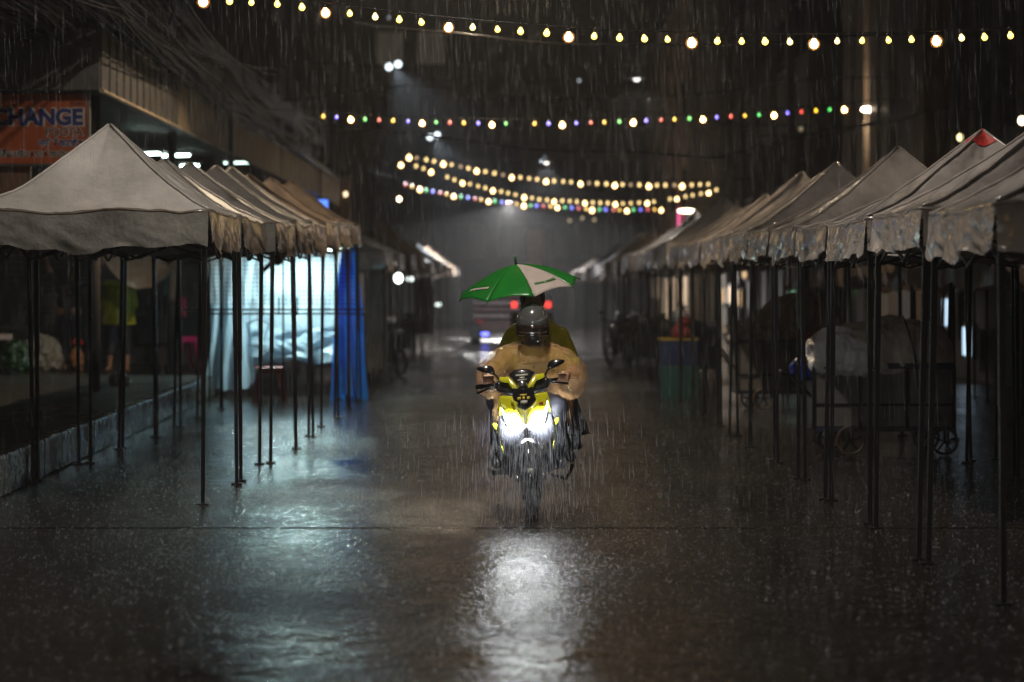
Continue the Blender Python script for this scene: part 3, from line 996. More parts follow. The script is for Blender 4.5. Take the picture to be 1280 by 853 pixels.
# ------------------------------------------------------------------ cables
mb = MB()
crng = random.Random(3)
for bnd in range(22):
    a0 = Vector((-3.4 - crng.random() * 2.6, 13 + crng.random() * 3, 4.5 + crng.random() * 1.0))
    b0 = Vector((-4.3 - crng.random() * 0.9, 46 + crng.random() * 12, 4.6 + crng.random() * 1.2))
    sg0, ph0 = crng.uniform(0.05, 0.35), crng.random() * 9
    for k in range(crng.choice((5, 8, 12))):
        spread = 0.16 if k < 5 else 0.34
        a = a0 + Vector((crng.uniform(-1, 1), 0, crng.uniform(-1, 1))) * spread
        b = b0 + Vector((crng.uniform(-1, 1), 0, crng.uniform(-1, 1))) * spread
        ph, am = crng.random() * 9, crng.uniform(0.04, 0.13)
        pts = []
        for q in range(37):
            u = q / 36
            p = a.lerp(b, u)
            p.z -= (sg0 + am) * 4 * u * (1 - u)
            bun = 0.35 + 0.65 * math.sin(u * 4 * PI + ph0) ** 2          # pinched at the ties
            c0 = a0.lerp(b0, u)
            c0.z -= sg0 * 4 * u * (1 - u)
            p = c0.lerp(p, bun)
            p.x += am * noise.noise((u * 8, ph, 1)) + 0.12 * noise.noise((u * 5, ph0, 7))
            p.z += am * noise.noise((u * 8, ph, 5)) + 0.12 * noise.noise((u * 5, ph0, 3))
            pts.append(p)
        mb.tube(pts, crng.uniform(0.007, 0.017), 5)
for k in range(9):            # coiled slack
    c = Vector((-4.2 - crng.random() * 0.9, 22 + crng.random() * 9, 4.75 + crng.random() * 0.5))
    rr = crng.uniform(0.15, 0.4)
    mb.tube([c + Vector((rr * math.cos(q * 0.5) * 0.9, 0.3 * math.sin(q * 0.11), rr * math.sin(q * 0.5) * (1 + 0.02 * q))) for q in range(28)], 0.009, 5)
cb = mb.build('cable_tangle', M_CABLE, None, smooth=True, kind='stuff')
tag(cb, 'sagging tangle of black cables above the left awning', 'cables')
GC = 'cables crossing above the street'
for i, (D, pts, lab) in enumerate(((40, [(380, 150), (560, 175), (720, 190), (900, 195), (1100, 150)], 'thin dark cable sagging below the coloured string'),
                                   (30, [(430, 25), (640, 52), (860, 58), (1100, 45), (1180, 38)], 'thin dark cable close under the top string'),
                                   (52, [(300, 130), (520, 108), (760, 128), (1000, 102), (1150, 95)], 'dark cable crossing behind the pendant lamp'),
                                   (46, [(930, 168), (1020, 170), (1080, 160), (1120, 150), (1200, 130)], 'short pale cable against the beige columns'),
                                   (55, [(560, 118), (700, 130), (900, 152), (1000, 160), (1060, 158)], 'double sagging cable between the two upper strings'))):
    t = thing('cable', lab, 'cable', P(640, pts[2][1], D), 0, GC)
    mb = MB().tube([P(pts[0][0] + (pts[-1][0] - pts[0][0]) * k / 40, interp(pts, pts[0][0] + (pts[-1][0] - pts[0][0]) * k / 40) + 2 * math.sin(k * 0.5), D) - t.location for k in range(41)], 0.016, 5)
    mb.build('strand', M_CABLE, t, smooth=True)

# ------------------------------------------------------------------ bright stall on the left: backlit tarps, rack, stool
M_TARPW = mat('white_tarp', (0.44, 0.54, 0.62), 0.35, var=0.15, scale=2.5, bump=0.006, bscale=12, trans=0.45)
M_TARPB = mat('blue_tarp', (0.010, 0.24, 0.85), 0.32, var=0.3, scale=3, bump=0.006, bscale=12, trans=0.4)
M_TARPBR = mat('brown_tarp', (0.30, 0.235, 0.19), 0.4, var=0.2, scale=3, bump=0.006, bscale=12, trans=0.25)
SD = 36.9
x0, x1 = GX(262, SD), GX(442, SD)


def drape(x0, x1, ztop, zbot, D, seed, depth=0.10, hem=0.08, pinch=0.0):
    def fn(u, v):
        x = x0 + (x1 - x0) * (u + pinch * (0.5 - u) * math.sin(PI * v))
        z = ztop(u) * (1 - v) + zbot(u) * v if callable(ztop) else ztop + (zbot - ztop) * v
        y = D + depth * (noise.noise((u * 5 + v * 2.5, v * 2, seed)) + 0.5 * math.sin(u * 17 + 4 * v + seed) * (0.3 + v) + 0.4 * noise.noise((u * 14 - v * 6, v * 4, seed)))
        z += hem * v * noise.noise((u * 6, seed, 2))
        return (x, y, z)
    return fn


t = thing('white_tarp', 'pale blue white tarp hanging as the backlit rear of the stall behind the red stool', 'tarp', (0, 0, 0))
MB().grid(drape(x0, x1, lambda u: 2.42 - 0.1 * abs(u - 0.5), lambda u: 0.52 - 0.25 * max(0, 0.5 - u), SD, 3, 0.07), 60, 40).build('sheet', M_TARPW, t, smooth=True)
MB().grid(drape(x0 - 0.05, x0 + 0.75, lambda u: 2.3, lambda u: 0.06 + 0.1 * u, SD - 0.25, 8, 0.055, pinch=0.25), 30, 34).build('side_sheet', M_TARPW, t, smooth=True)
MB().grid(drape(x0 + 0.5, x1, lambda u: 1.15 - 0.5 * u * (1 - u), lambda u: 0.62, SD - 0.15, 5, 0.06, hem=0.12), 40, 16).build('folded_hem', M_TARPW, t, smooth=True)
MB().tube([(x0 - 0.1, SD + 0.05, 2.43), (x1 + 0.1, SD + 0.05, 2.43)], 0.02, 6).build('top_rail', M_STEEL, t)
bx, bd = GX(434, 35.8), 35.7
t = thing('blue_tarp', 'tall bright blue tarp draped to the ground at the corner of the white stall', 'tarp', (bx, bd, 0))


def blue(u, v):
    th = 2 * PI * u
    rr = 0.10 + 0.20 * v ** 0.7 + 0.05 * v * noise.noise((math.cos(th) * 2, math.sin(th) * 2, v * 2)) + 0.014 * math.sin(th * 7 + v * 3) * (0.4 + v)
    return (rr * math.cos(th) * (1.05 if math.cos(th) > 0 else 0.8), rr * math.sin(th) * 0.7, 2.22 * (1 - v) + 0.03 + 0.05 * math.sin(th * 3) * v)


MB().grid(blue, 56, 30, wrap=True).add([(0, 0, 2.26)], []).build('cover', M_TARPB, t, smooth=True)
MB().tube([(0, 0, 0.0), (0, 0, 2.3)], 0.03, 6).build('pole', M_STEEL, t)
t = thing('fluorescent_lamp', 'long cool white fluorescent lamp along the top of the white stall', 'lamp', P(392, 313, 36.3), 0, G_T)
MB().tube([(-0.85, 0, -0.02), (0.55, 0, 0.03)], 0.024, 8).build('tube', M_TUBE, t, smooth=True)
MB().box((-0.15, 0.03, 0.05), (1.5, 0.06, 0.05)).build('housing', M_METALGREY, t)
ld = bpy.data.lights.new('tube_light', 'AREA')
ld.shape = 'RECTANGLE'
ld.size, ld.size_y = 1.3, 0.05
ld.energy = 125
ld.color = (0.72, 1.0, 0.97)
lo = bpy.data.objects.new('tube_light', ld)
COL.objects.link(lo)
lo.parent = t
lo.location = (-0.15, 0, -0.05)
t = thing('wire_rack', 'black wire grid rack with rails standing before the white tarp', 'rack', (0, 34.9, 0))
xa, xb = GX(262, 34.9), GX(446, 34.9)
mb = MB()
z = 1.42
while z < 2.2:
    mb.tube([(xa, 0, z), (xb, 0, z)], 0.004, 4)
    z += 0.062
x = xa
while x < xb:
    mb.tube([(x, 0.01, 1.40), (x, 0.01, 2.2)], 0.004, 4)
    x += 0.062
mb.build('wire_mesh', M_STEEL, t, kind='stuff')
for zz, xs in ((1.34, xa - 0.4), (1.28, xa)):
    MB().tube([(xs, -0.05, zz), (xb + 0.1, -0.05, zz)], 0.013, 6).build('rail', M_STEEL, t)
for x in (xa, (xa + xb) / 2, xb):
    MB().tube([(x, 0, 0), (x, 0, 2.25)], 0.016, 6).build('post', M_STEEL, t)
for px, zt in ((329, 1.56), (349, 1.52), (372, 1.52)):
    MB().tube([(GX(px, 34.9), -0.05, 1.26), (GX(px, 34.9), -0.05, zt)], 0.012, 6).build('hook', M_STEEL, t)
t = thing('wire_hanger', 'torso shaped black wire hanger hanging before the white tarp', 'hanger', P(322, 400, 34.7))
MB().tube([(0, 0, 0.13), (0.015, 0, 0.1), (0, 0, 0.07), (0, 0, -0.02)], 0.007, 6).build('hook', M_STEEL, t)
hp = [(-0.16, 0, -0.06), (-0.03, 0, 0.0), (0.03, 0, 0.0), (0.16, 0, -0.06), (0.10, 0, -0.28), (0.13, 0, -0.37), (-0.13, 0, -0.37), (-0.10, 0, -0.28), (-0.16, 0, -0.06)]
MB().tube(hp, 0.007, 6).build('wire_frame', M_STEEL, t)
MB().tube([(0, 0, 0), (0.02, 0, -0.28), (-0.1, 0, -0.28)], 0.006, 6).build('brace', M_STEEL, t)
t = thing('clip_fan', 'small dark fan clipped under the canopy before the white tarp', 'fan', P(346, 322, 33.8))
MB().lathe([(0.0, -0.05), (0.09, -0.04), (0.115, 0.0), (0.09, 0.05), (0.0, 0.06)], 16, axis='y').build('cage', M_BLACK, t, smooth=True)
MB().tube([(-0.06, 0, -0.06), (-0.19, 0.0, -0.19)], 0.035, 8).build('handle', M_BLACK, t, smooth=True)
MB().tube([(0, 0.03, 0.05), (0, 0.05, 0.3)], 0.015, 6).build('bracket', M_BLACK, t)


def stool(loc, m, label, w=0.36, h=0.46, rz=0.2, grp=None):
    t = thing('plastic_stool', label, 'stool', loc, rz, grp)
    MB().box((0, 0, h - 0.015), (w, w, 0.03)).build('seat', m, t, bevel=0.012)
    MB().box((0, 0, h - 0.06), (w * 0.96, w * 0.96, 0.06)).build('apron', m, t, bevel=0.01)
    for sx in (-1, 1):
        for sy in (-1, 1):
            MB().tube([(sx * w * 0.40, sy * w * 0.40, h - 0.05), (sx * w * 0.52, sy * w * 0.52, 0)], [0.036, 0.024], 6).build('leg', m, t)
    return t


M_STOOL = mat('red_plastic', (0.42, 0.02, 0.015), 0.35, var=0.1)
stool((GX(337, 35.2), 35.2, 0), M_STOOL, 'red plastic stool standing before the white tarp', w=0.40, h=0.50)
stool((GX(232, 40.6), 40.6, SIDE_Z), mat('pink_plastic', (0.65, 0.02, 0.22), 0.35, var=0.1), 'bright pink plastic stool left of the white tarp', w=0.33, h=0.52, rz=0.5)
t = stool((GX(1, 37.5), 37.5, SIDE_Z), mat('pale_plastic', (0.42, 0.36, 0.36), 0.35, var=0.1), 'pale plastic stool with pink patch at the left edge', w=0.36, h=0.62)
MB().box((0.08, -0.2, 0.36), (0.07, 0.01, 0.20)).build('patch', MATS['pink_plastic'], t)

# table boards and folded stuff left of the tarp
t = thing('folding_table', 'narrow white topped table beside the white tarp', 'table', (GX(240, 37.2), 37.2, 0))
MB().box((0, 0, 1.32), (0.40, 0.4, 0.03)).build('table_top', mat('white_board', (0.5, 0.52, 0.52), 0.4), t, bevel=0.006)
for sx in (-0.17, 0.17):
    MB().tube([(sx, 0, 0), (sx, 0, 1.31)], 0.018, 6).build('leg', M_STEEL, t)
for i, (px, py, w, h, c, lab) in enumerate(((219, 352, 0.10, 0.28, (0.55, 0.42, 0.03), 'yellow cloth hanging between the poles left of the tarp'),
                                            (210, 358, 0.14, 0.3, (0.03, 0.10, 0.14), 'dark teal cloth hanging left of the yellow one'),
                                            (229, 384, 0.10, 0.32, (0.28, 0.03, 0.08), 'red pink cloth hanging left of the white tarp'),
                                            (246, 372, 0.16, 0.45, (0.03, 0.03, 0.035), 'dark garment hanging at the edge of the white tarp'))):
    c0 = P(px, py, 40.0)
    o = MB().grid(drape(-w / 2, w / 2, lambda u, h=h: h / 2, lambda u, h=h: -h / 2, 0, i + 4, 0.03), 10, 10).build('hanging_cloth', mat(f'cloth_{i}', c, 0.6), None, smooth=True, solid=0.006)
    o.location = c0
    tag(o, lab, 'cloth', 'cloths hanging left of the white tarp')
t = thing('cloth_rail', 'black rail that carries the hanging cloths', 'rail', (GX(225, 40.05), 40.05, SIDE_Z))
MB().tube([(-0.45, 0, 1.75), (0.45, 0, 1.75)], 0.013, 6).build('bar', M_STEEL, t)
for s in (-0.45, 0.45):
    MB().tube([(s, 0, 0), (s, 0, 1.76)], 0.015, 6).build('post', M_STEEL, t)
t = thing('brown_tarp', 'sagging brown tarp above the person in the yellow coat', 'tarp', (0, 0, 0))


def sagtarp(u, v):
    a, b = P(128, 330, 37.2), P(226, 320, 37.6)
    x = a.x + (b.x - a.x) * u
    z = 2.24 + 0.03 * u - 0.62 * math.sin(PI * min(1, u * 0.95)) ** 0.6 * v + 0.02 * noise.noise((u * 8, v * 5, 1))
    return (x, 37.2 + 1.5 * (1 - v) + 0.1 * noise.noise((u * 6, v * 3, 2)), z)


MB().grid(sagtarp, 36, 14).build('sheet', M_TARPBR, t, smooth=True)
MB().tube([P(124, 316, 38.8), P(230, 312, 38.9)], 0.02, 6).build('ridge_pole', M_STEEL, t)


# ------------------------------------------------------------------ people
SKIN = mat('skin', (0.36, 0.20, 0.13), 0.5, var=0.1, scale=12)
SKIN_D = mat('skin_wet', (0.36, 0.19, 0.12), 0.35, var=0.1, scale=12)
HAIR = mat('black_hair', (0.012, 0.010, 0.009), 0.4, var=0.3, scale=60)
M_DARKCLOTH = mat('dark_cloth', (0.018, 0.02, 0.03), 0.6, var=0.35, scale=8, bump=0.004, bscale=20)
M_NAVY = mat('navy_cloth', (0.015, 0.018, 0.035), 0.6, var=0.3, scale=8, bump=0.004, bscale=20)


def finger_chain(mb, base, d1, d2, d3, l, r):
    p = Vector(base)
    for d, ll in ((d1, l * 0.45), (d2, l * 0.3), (d3, l * 0.25)):
        q = p + Vector(d).normalized() * ll
        capsule(mb, p, r, q, r * 0.9, 8)
        p = q


def hand_open(mb, wrist, up, side, back, r=0.0085):
    """palm and five spread fingers pointing along up; side = direction of the thumb"""
    up, side, back = Vector(up).normalized(), Vector(side).normalized(), Vector(back).normalized()
    w = Vector(wrist)
    for k in range(4):
        o = side * (0.028 - 0.019 * k)
        capsule(mb, w + o * 0.6, 0.014, w + up * 0.085 + o, 0.012, 8)
        L = (0.072, 0.082, 0.076, 0.058)[k]
        dv = up + side * (0.12 - 0.08 * k)
        finger_chain(mb, w + up * 0.09 + o, dv, dv + back * 0.25, dv + back * 0.5, L, r)
    finger_chain(mb, w + up * 0.03 + side * 0.03, side + up * 0.7, side * 0.5 + up, up + side * 0.2, 0.075, r * 1.1)


def hand_grip(mb, c, ax, out, r=0.0095):
    """a fist closed round a bar through c along ax; knuckles on the out side (towards the camera)"""
    ax, out, c = Vector(ax).normalized(), Vector(out).normalized(), Vector(c)
    dn = Vector((0, 0, -1))
    for k in range(4):
        p = c + ax * (0.033 - 0.022 * k)
        L = (0.95, 1.0, 0.97, 0.85)[k]
        a0 = p - out * 0.03 - dn * 0.034
        a1 = p + out * 0.022 * L - dn * 0.028
        a2 = p + out * 0.033 * L + dn * 0.008
        a3 = p + out * 0.008 + dn * 0.030
        capsule(mb, a0, 0.014, a1, 0.0115, 8)
        capsule(mb, a1, 0.0115, a2, 0.010, 8)
        capsule(mb, a2, 0.010, a3, 0.0085, 8)
    th = c - ax * -0.045 + dn * 0.005
    capsule(mb, c - out * 0.03, 0.016, c + ax * 0.05 - out * 0.0 + dn * 0.012, 0.012, 8)
    capsule(mb, c + ax * 0.05 + dn * 0.012, 0.012, c + ax * 0.045 + out * 0.03 + dn * 0.022, 0.009, 8)


# woman reaching up with both arms, seen from behind
wx, wd = GX(86, 38.8), 38.8
t = thing('person', 'person in dark clothes seen from behind, reaching up with both arms', 'person', (wx, wd, SIDE_Z))
b = MB()
frustum(b, (0, 0, 0.86), (0.17, 0.12), (0, 0, 1.0), (0.15, 0.11))
capsule(b, (-0.08, 0, 0.95), 0.13, (0.08, 0, 0.95), 0.13)
capsule(b, (-0.06, 0, 1.12), 0.115, (0.06, 0, 1.12), 0.115)
capsule(b, (-0.09, 0, 1.32), 0.11, (0.09, 0, 1.32), 0.11)
capsule(b, (0, 0, 1.4), 0.06, (0, 0.01, 1.54), 0.05)
b.ball((0, 0.02, 1.62), (0.078, 0.098, 0.115), 16, 12)
for s, el, wr in ((-1, (-0.33, 0.05, 1.62), (-0.40, 0.1, 1.86)), (1, (0.43, 0.05, 1.45), (0.50, 0.1, 1.68))):
    capsule(b, (s * 0.16, 0, 1.42), 0.052, el, 0.042)
    capsule(b, el, 0.042, wr, 0.028)
    hand_open(b, wr, (s * 0.15, 0.2, 1), (-s, 0.1, 0.2), (0, 1, 0), 0.010)
    capsule(b, (s * 0.085, 0, 0.92), 0.095, (s * 0.10 + 0.03, 0.0, 0.5), 0.06)
    capsule(b, (s * 0.10 + 0.03, 0, 0.5), 0.058, (s * 0.13 + 0.05, 0.03, 0.09), 0.036)
    capsule(b, (s * 0.13 + 0.05, 0.03, 0.045), 0.04, (s * 0.17 + 0.05, -0.16, 0.03), 0.032)
b.ball((0, -0.055 + 0.15, 1.60), (0.02, 0.03, 0.02), 8, 6)
blob('body', b, SKIN, t, 0.011, 3)
c = MB()
frustum(c, (0, 0, 0.80), (0.205, 0.15), (0, 0, 1.12), (0.15, 0.125))
capsule(c, (-0.07, 0, 1.12), 0.13, (0.07, 0, 1.12), 0.13)
capsule(c, (-0.10, 0, 1.33), 0.122, (0.10, 0, 1.33), 0.122)
capsule(c, (-0.16, 0, 1.41), 0.075, (-0.27, 0.03, 1.54), 0.066)
capsule(c, (0.16, 0, 1.41), 0.075, (0.34, 0.03, 1.44), 0.066)
blob('shirt', c, M_DARKCLOTH, t, 0.014, 4, amp=0.012, freq=7, stretch=(1, 1, 0.5))
c = MB()
for s in (-1, 1):
    capsule(c, (s * 0.085, 0, 0.9), 0.115, (s * 0.10 + 0.03, 0, 0.5), 0.085)
    frustum(c, (s * 0.125 + 0.045, 0.02, 0.14), 0.075, (s * 0.10 + 0.03, 0, 0.5), 0.085)
blob('trousers', c, M_NAVY, t, 0.014, 3, amp=0.012, freq=8, stretch=(1, 1, 0.4))
c = MB()
c.ball((0, -0.005, 1.645), (0.098, 0.115, 0.115), 16, 12)
capsule(c, (0, -0.07, 1.62), 0.075, (0, -0.085, 1.44), 0.05)
blob('hair', c, HAIR, t, 0.012, 2, amp=0.01, freq=30, stretch=(1, 1, 0.3))
t = thing('plastic_bag', 'orange plastic bag with red top beside the person reaching up', 'bag', (GX(96, 38.3), 38.3, SIDE_Z))
c = MB()
c.ball((0, 0, 0.22), (0.11, 0.09, 0.18), 14, 10)
capsule(c, (0, 0, 0.36), 0.05, (0, 0, 0.46), 0.02)
blob('sack', c, mat('orange_bag', (0.42, 0.20, 0.09), 0.35, var=0.35, scale=14, trans=0.2), t, 0.012, 2, amp=0.02, freq=11)
c = MB()
c.ball((0, 0, 0.47), (0.12, 0.09, 0.06), 12, 8)
blob('knot', c, mat('red_bag', (0.35, 0.02, 0.025), 0.35, trans=0.2), t, 0.012, 1, amp=0.03, freq=16)

# person in a yellow green raincoat, head hidden above the brown tarp
t = thing('person', 'person in a yellow green raincoat and dark trousers on the left sidewalk', 'person', (GX(148, 38.9), 38.9, SIDE_Z))
b = MB()
capsule(b, (-0.08, 0, 0.95), 0.13, (0.08, 0, 0.95), 0.13)
capsule(b, (-0.06, 0, 1.15), 0.12, (0.06, 0, 1.15), 0.12)
capsule(b, (-0.09, 0, 1.33), 0.11, (0.09, 0, 1.33), 0.11)
capsule(b, (0, 0, 1.4), 0.06, (0, 0.01, 1.52), 0.05)
b.ball((0, 0.03, 1.60), (0.078, 0.098, 0.115), 16, 12)
for s in (-1, 1):
    capsule(b, (s * 0.16, 0, 1.38), 0.05, (s * 0.21, 0.06, 1.1), 0.042)
    capsule(b, (s * 0.21, 0.06, 1.1), 0.04, (s * 0.15, 0.26, 1.0), 0.028)
    hand_open(b, (s * 0.15, 0.27, 1.0), (-s * 0.3, 1, 0), (-s, 0, 0.6), (0, 0, -1))
    capsule(b, (s * 0.09, 0, 0.92), 0.095, (s * 0.12, 0, 0.5), 0.06)
    capsule(b, (s * 0.12, 0, 0.5), 0.062, (s * 0.14, 0.0, 0.09), 0.036)
    capsule(b, (s * 0.14, 0.02, 0.045), 0.04, (s * 0.16, -0.14, 0.03), 0.034)
blob('body', b, SKIN, t, 0.011, 3)
c = MB()
frustum(c, (0, 0, 0.74), (0.29, 0.20), (0, 0, 1.20), (0.235, 0.17))
frustum(c, (0, 0, 1.18), (0.24, 0.17), (0, 0, 1.36), (0.20, 0.14))
capsule(c, (-0.14, 0, 1.36), 0.10, (0.14, 0, 1.36), 0.10)
for s in (-1, 1):
    capsule(c, (s * 0.18, 0, 1.36), 0.085, (s * 0.23, 0.06, 1.05), 0.085)
    capsule(c, (s * 0.23, 0.06, 1.06), 0.08, (s * 0.16, 0.22, 0.98), 0.07)
blob('raincoat', c, mat('lime_raincoat', (0.44, 0.46, 0.02), 0.38, var=0.18, scale=5, bump=0.004, bscale=15, trans=0.15), t, 0.014, 4, amp=0.022, freq=6, stretch=(1, 1, 0.3))
c = MB()
for s in (-1, 1):
    frustum(c, (s * 0.13, 0, 0.27), 0.095, (s * 0.09, 0, 0.9), 0.12)
blob('trousers', c, M_NAVY, t, 0.014, 3, amp=0.01, freq=8, stretch=(1, 1, 0.4))
c = MB()
c.ball((0, 0.01, 1.63), (0.095, 0.112, 0.108), 16, 12)
blob('hair', c, HAIR, t, 0.012, 2, amp=0.008, freq=30)
for s in (-1, 1):
    MB().box((s * 0.15, -0.06, 0.012), (0.10, 0.26, 0.022)).build('sandal', M_BLACK, t, bevel=0.01)

# bags on the sidewalk
for i, (px, py, D, r, m, lab) in enumerate(((52, 455, 38.3, (0.30, 0.25, 0.30), mat('grey_bag', (0.30, 0.30, 0.28), 0.35, trans=0.2, var=0.4, scale=6), 'heap of whitish plastic bags on the sidewalk behind the left poles'),
                                            (20, 470, 37.2, (0.22, 0.2, 0.27), mat('green_bag', (0.006, 0.04, 0.012), 0.4, var=0.4), 'green sack beside the pale stool at the left edge'),
                                            (150, 490, 32.8, (0.16, 0.10, 0.085), mat('white_bag', (0.42, 0.42, 0.40), 0.35, trans=0.25), 'small crumpled white plastic bag on the wet sidewalk'),
                                            (18, 430, 40.6, (0.30, 0.25, 0.32), mat('dark_bag', (0.05, 0.04, 0.035), 0.4), 'dark bundle against the roller shutter'))):
    loc = (GX(px, D), D, SIDE_Z)
    c = MB()
    c.ball((0, 0, r[2] * 0.9), r, 16, 12)
    c.ball((r[0] * 0.4, -0.03, r[2] * 0.7), (r[0] * 0.7, r[1] * 0.8, r[2] * 0.6), 12, 10)
    o = blob('bag', c, m, None, 0.014, 1, amp=0.05 if i != 2 else 0.025, freq=9, ridged=True)
    o.location = loc
    tag(o, lab, 'bag', 'bags on the left sidewalk')

# ------------------------------------------------------------------ scooter
SX, SY = GX(667, 17.75), 17.75
S = thing('scooter', 'yellow and black scooter with both headlights blazing in the middle of the wet street', 'scooter', (SX, SY, 0))
S.rotation_euler = (0, R(-5), 0)
M_YEL = mat('yellow_paint', (0.58, 0.56, 0.015), 0.22, var=0.06, scale=3, coat=0.6, bump=0.0)
M_GLOSSBLACK = mat('gloss_black', (0.010, 0.010, 0.012), 0.16, var=0.2, scale=8, coat=0.4)
M_RUBBER = mat('tyre_rubber', (0.014, 0.014, 0.014), 0.5, var=0.3, scale=20, bump=0.003, bscale=40)
M_CHROME = mat('chrome', (0.55, 0.55, 0.56), 0.16, metal=0.95, var=0.05)
M_HEAD = glow('headlight_lens', (0.92, 0.97, 1.0), 60)


def panel(name, pts, surf, m, parent, th=0.012, cuts=3):
    bm = bmesh.new()
    vs = [bm.verts.new((x, 0, z)) for x, z in pts]
    f = bm.faces.new(vs)
    bmesh.ops.triangulate(bm, faces=[f])
    for _ in range(cuts):
        es = [e for e in bm.edges if e.calc_length() > 0.03]
        if not es:
            break
        bmesh.ops.subdivide_edges(bm, edges=es, cuts=1)
        bmesh.ops.triangulate(bm, faces=[q for q in bm.faces if len(q.verts) > 3])
    for v in bm.verts:
        v.co.y = surf(v.co.x, v.co.z)
    bmesh.ops.recalc_face_normals(bm, faces=bm.faces)
    me = bpy.data.meshes.new(name)
    bm.to_mesh(me)
    bm.free()
    for p in me.polygons:
        p.use_smooth = True
    return link(name, me, m, parent, solid=th)


def sym(h):
    """mirror a half outline that starts and ends on the centre line"""
    return h + [(-x, z) for x, z in reversed(h) if abs(x) > 1e-6]


def mir(p):
    return [(-x, z) for x, z in p]


def s1(x, z):
    return -0.02 + 1.5 * x * x + 0.40 * max(z - 0.63, 0) + 0.25 * max(0.63 - z, 0) - 0.02 * math.exp(-(x / 0.03) ** 2)


def s2(x, z):
    return 0.13 + 1.2 * x * x + 0.55 * (z - 0.92)


cowl = [(0, 0.640), (-0.012, 0.645), (-0.085, 0.693), (-0.148, 0.728), (-0.168, 0.80), (-0.176, 0.80), (-0.188, 0.72), (-0.196, 0.735), (-0.192, 0.80), (-0.176, 0.862), (-0.083, 0.855), (-0.094, 0.812), (-0.05, 0.768), (0, 0.742)]
panel('front_cowl', sym(cowl), s1, M_YEL, S, 0.018)
panel('centre_grille', sym([(0, 0.742), (-0.05, 0.768), (-0.094, 0.812), (-0.083, 0.855), (-0.07, 0.90), (0, 0.91)]), lambda x, z: s1(x, z) + 0.012, M_GLOSSBLACK, S, 0.02)
hl = [(-0.172, 0.805), (-0.150, 0.727), (-0.085, 0.690), (-0.010, 0.640), (-0.018, 0.618), (-0.045, 0.604), (-0.108, 0.606), (-0.132, 0.640), (-0.158, 0.71)]
for q in (hl, mir(hl)):
    h = panel('headlight', q, lambda x, z: s1(x, z) + 0.008, M_HEAD, S, 0.02)
    c = sum((x for x, z in q)) / len(q)
    panel('drl_strip', [(a * (1 if q is hl else -1), z) for a, z in [(-0.176, 0.82), (-0.155, 0.735), (-0.09, 0.698), (-0.09, 0.706), (-0.150, 0.742), (-0.170, 0.82)]], lambda x, z: s1(x, z) - 0.002, M_CHROME, h, 0.006)
    ld = bpy.data.lights.new('beam', 'SPOT')
    ld.energy = 700
    ld.color = (0.9, 0.96, 1.0)
    ld.spot_size = R(75)
    ld.spot_blend = 0.8
    ld.shadow_soft_size = 0.05
    lo = bpy.data.objects.new('beam', ld)
    COL.objects.link(lo)
    lo.parent = S
    lo.location = (c, -0.07, 0.66)
    lo.rotation_euler = (R(80), 0, 0)
# lower black apron, fork shrouds and the two leg shields
lowa = [(0, 0.64), (-0.014, 0.615), (-0.045, 0.596), (-0.12, 0.598), (-0.158, 0.64), (-0.19, 0.71), (-0.205, 0.64), (-0.20, 0.55), (-0.165, 0.46), (-0.13, 0.42), (-0.07, 0.46), (0, 0.48)]
panel('lower_apron', sym(lowa), lambda x, z: s1(x, z) + 0.02, M_GLOSSBLACK, S, 0.03)
for sg_ in (-1, 1):
    sh = [(0.19, 0.70), (0.235, 0.62), (0.235, 0.48), (0.20, 0.33), (0.14, 0.25), (0.11, 0.30), (0.15, 0.45), (0.18, 0.58)]
    q = panel('leg_shield', [(sg_ * x, z) for x, z in sh], lambda x, z: 0.10 + 0.8 * x * x + 0.2 * (0.7 - z), M_BLACK, S, 0.03)
    panel('yellow_trim', [(sg_ * x, z) for x, z in [(0.17, 0.615), (0.225, 0.665), (0.243, 0.665), (0.238, 0.635), (0.20, 0.60)]], lambda x, z: 0.07 + 0.8 * x * x, M_YEL, q, 0.012)
    panel('yellow_edge', [(sg_ * x, z) for x, z in [(0.205, 0.60), (0.214, 0.60), (0.185, 0.43), (0.178, 0.44)]], lambda x, z: 0.085 + 0.8 * x * x, M_YEL, q, 0.01)
# handlebar cover
panel('meter_visor', sym([(0, 0.925), (-0.030, 0.925), (-0.062, 0.962), (-0.098, 1.012), (-0.055, 1.036), (0, 1.043)]), s2, M_GLOSSBLACK, S, 0.02)
wing = [(-0.033, 0.905), (-0.066, 0.960), (-0.100, 0.995), (-0.165, 0.998), (-0.172, 0.972), (-0.108, 0.955), (-0.084, 0.918)]
for q in (wing, mir(wing)):
    panel('handlebar_wing', q, lambda x, z: s2(x, z) - 0.01, M_YEL, S, 0.018)
panel('handlebar_cover', sym([(0, 0.915), (-0.085, 0.915), (-0.108, 0.952), (-0.185, 0.965), (-0.195, 0.90), (-0.12, 0.875), (-0.06, 0.862), (0, 0.862)]), lambda x, z: s2(x, z) + 0.03, M_BLACK, S, 0.04)
MB().ball((0, 0.105, 0.935), (0.035, 0.02, 0.022), 12, 8).build('badge', M_CHROME, S, smooth=True)
M_MARKY = mat('mark_yellow', (0.62, 0.48, 0.05), 0.4, var=0.05)
M_MARKW = mat('mark_grey', (0.50, 0.48, 0.42), 0.4, var=0.05)
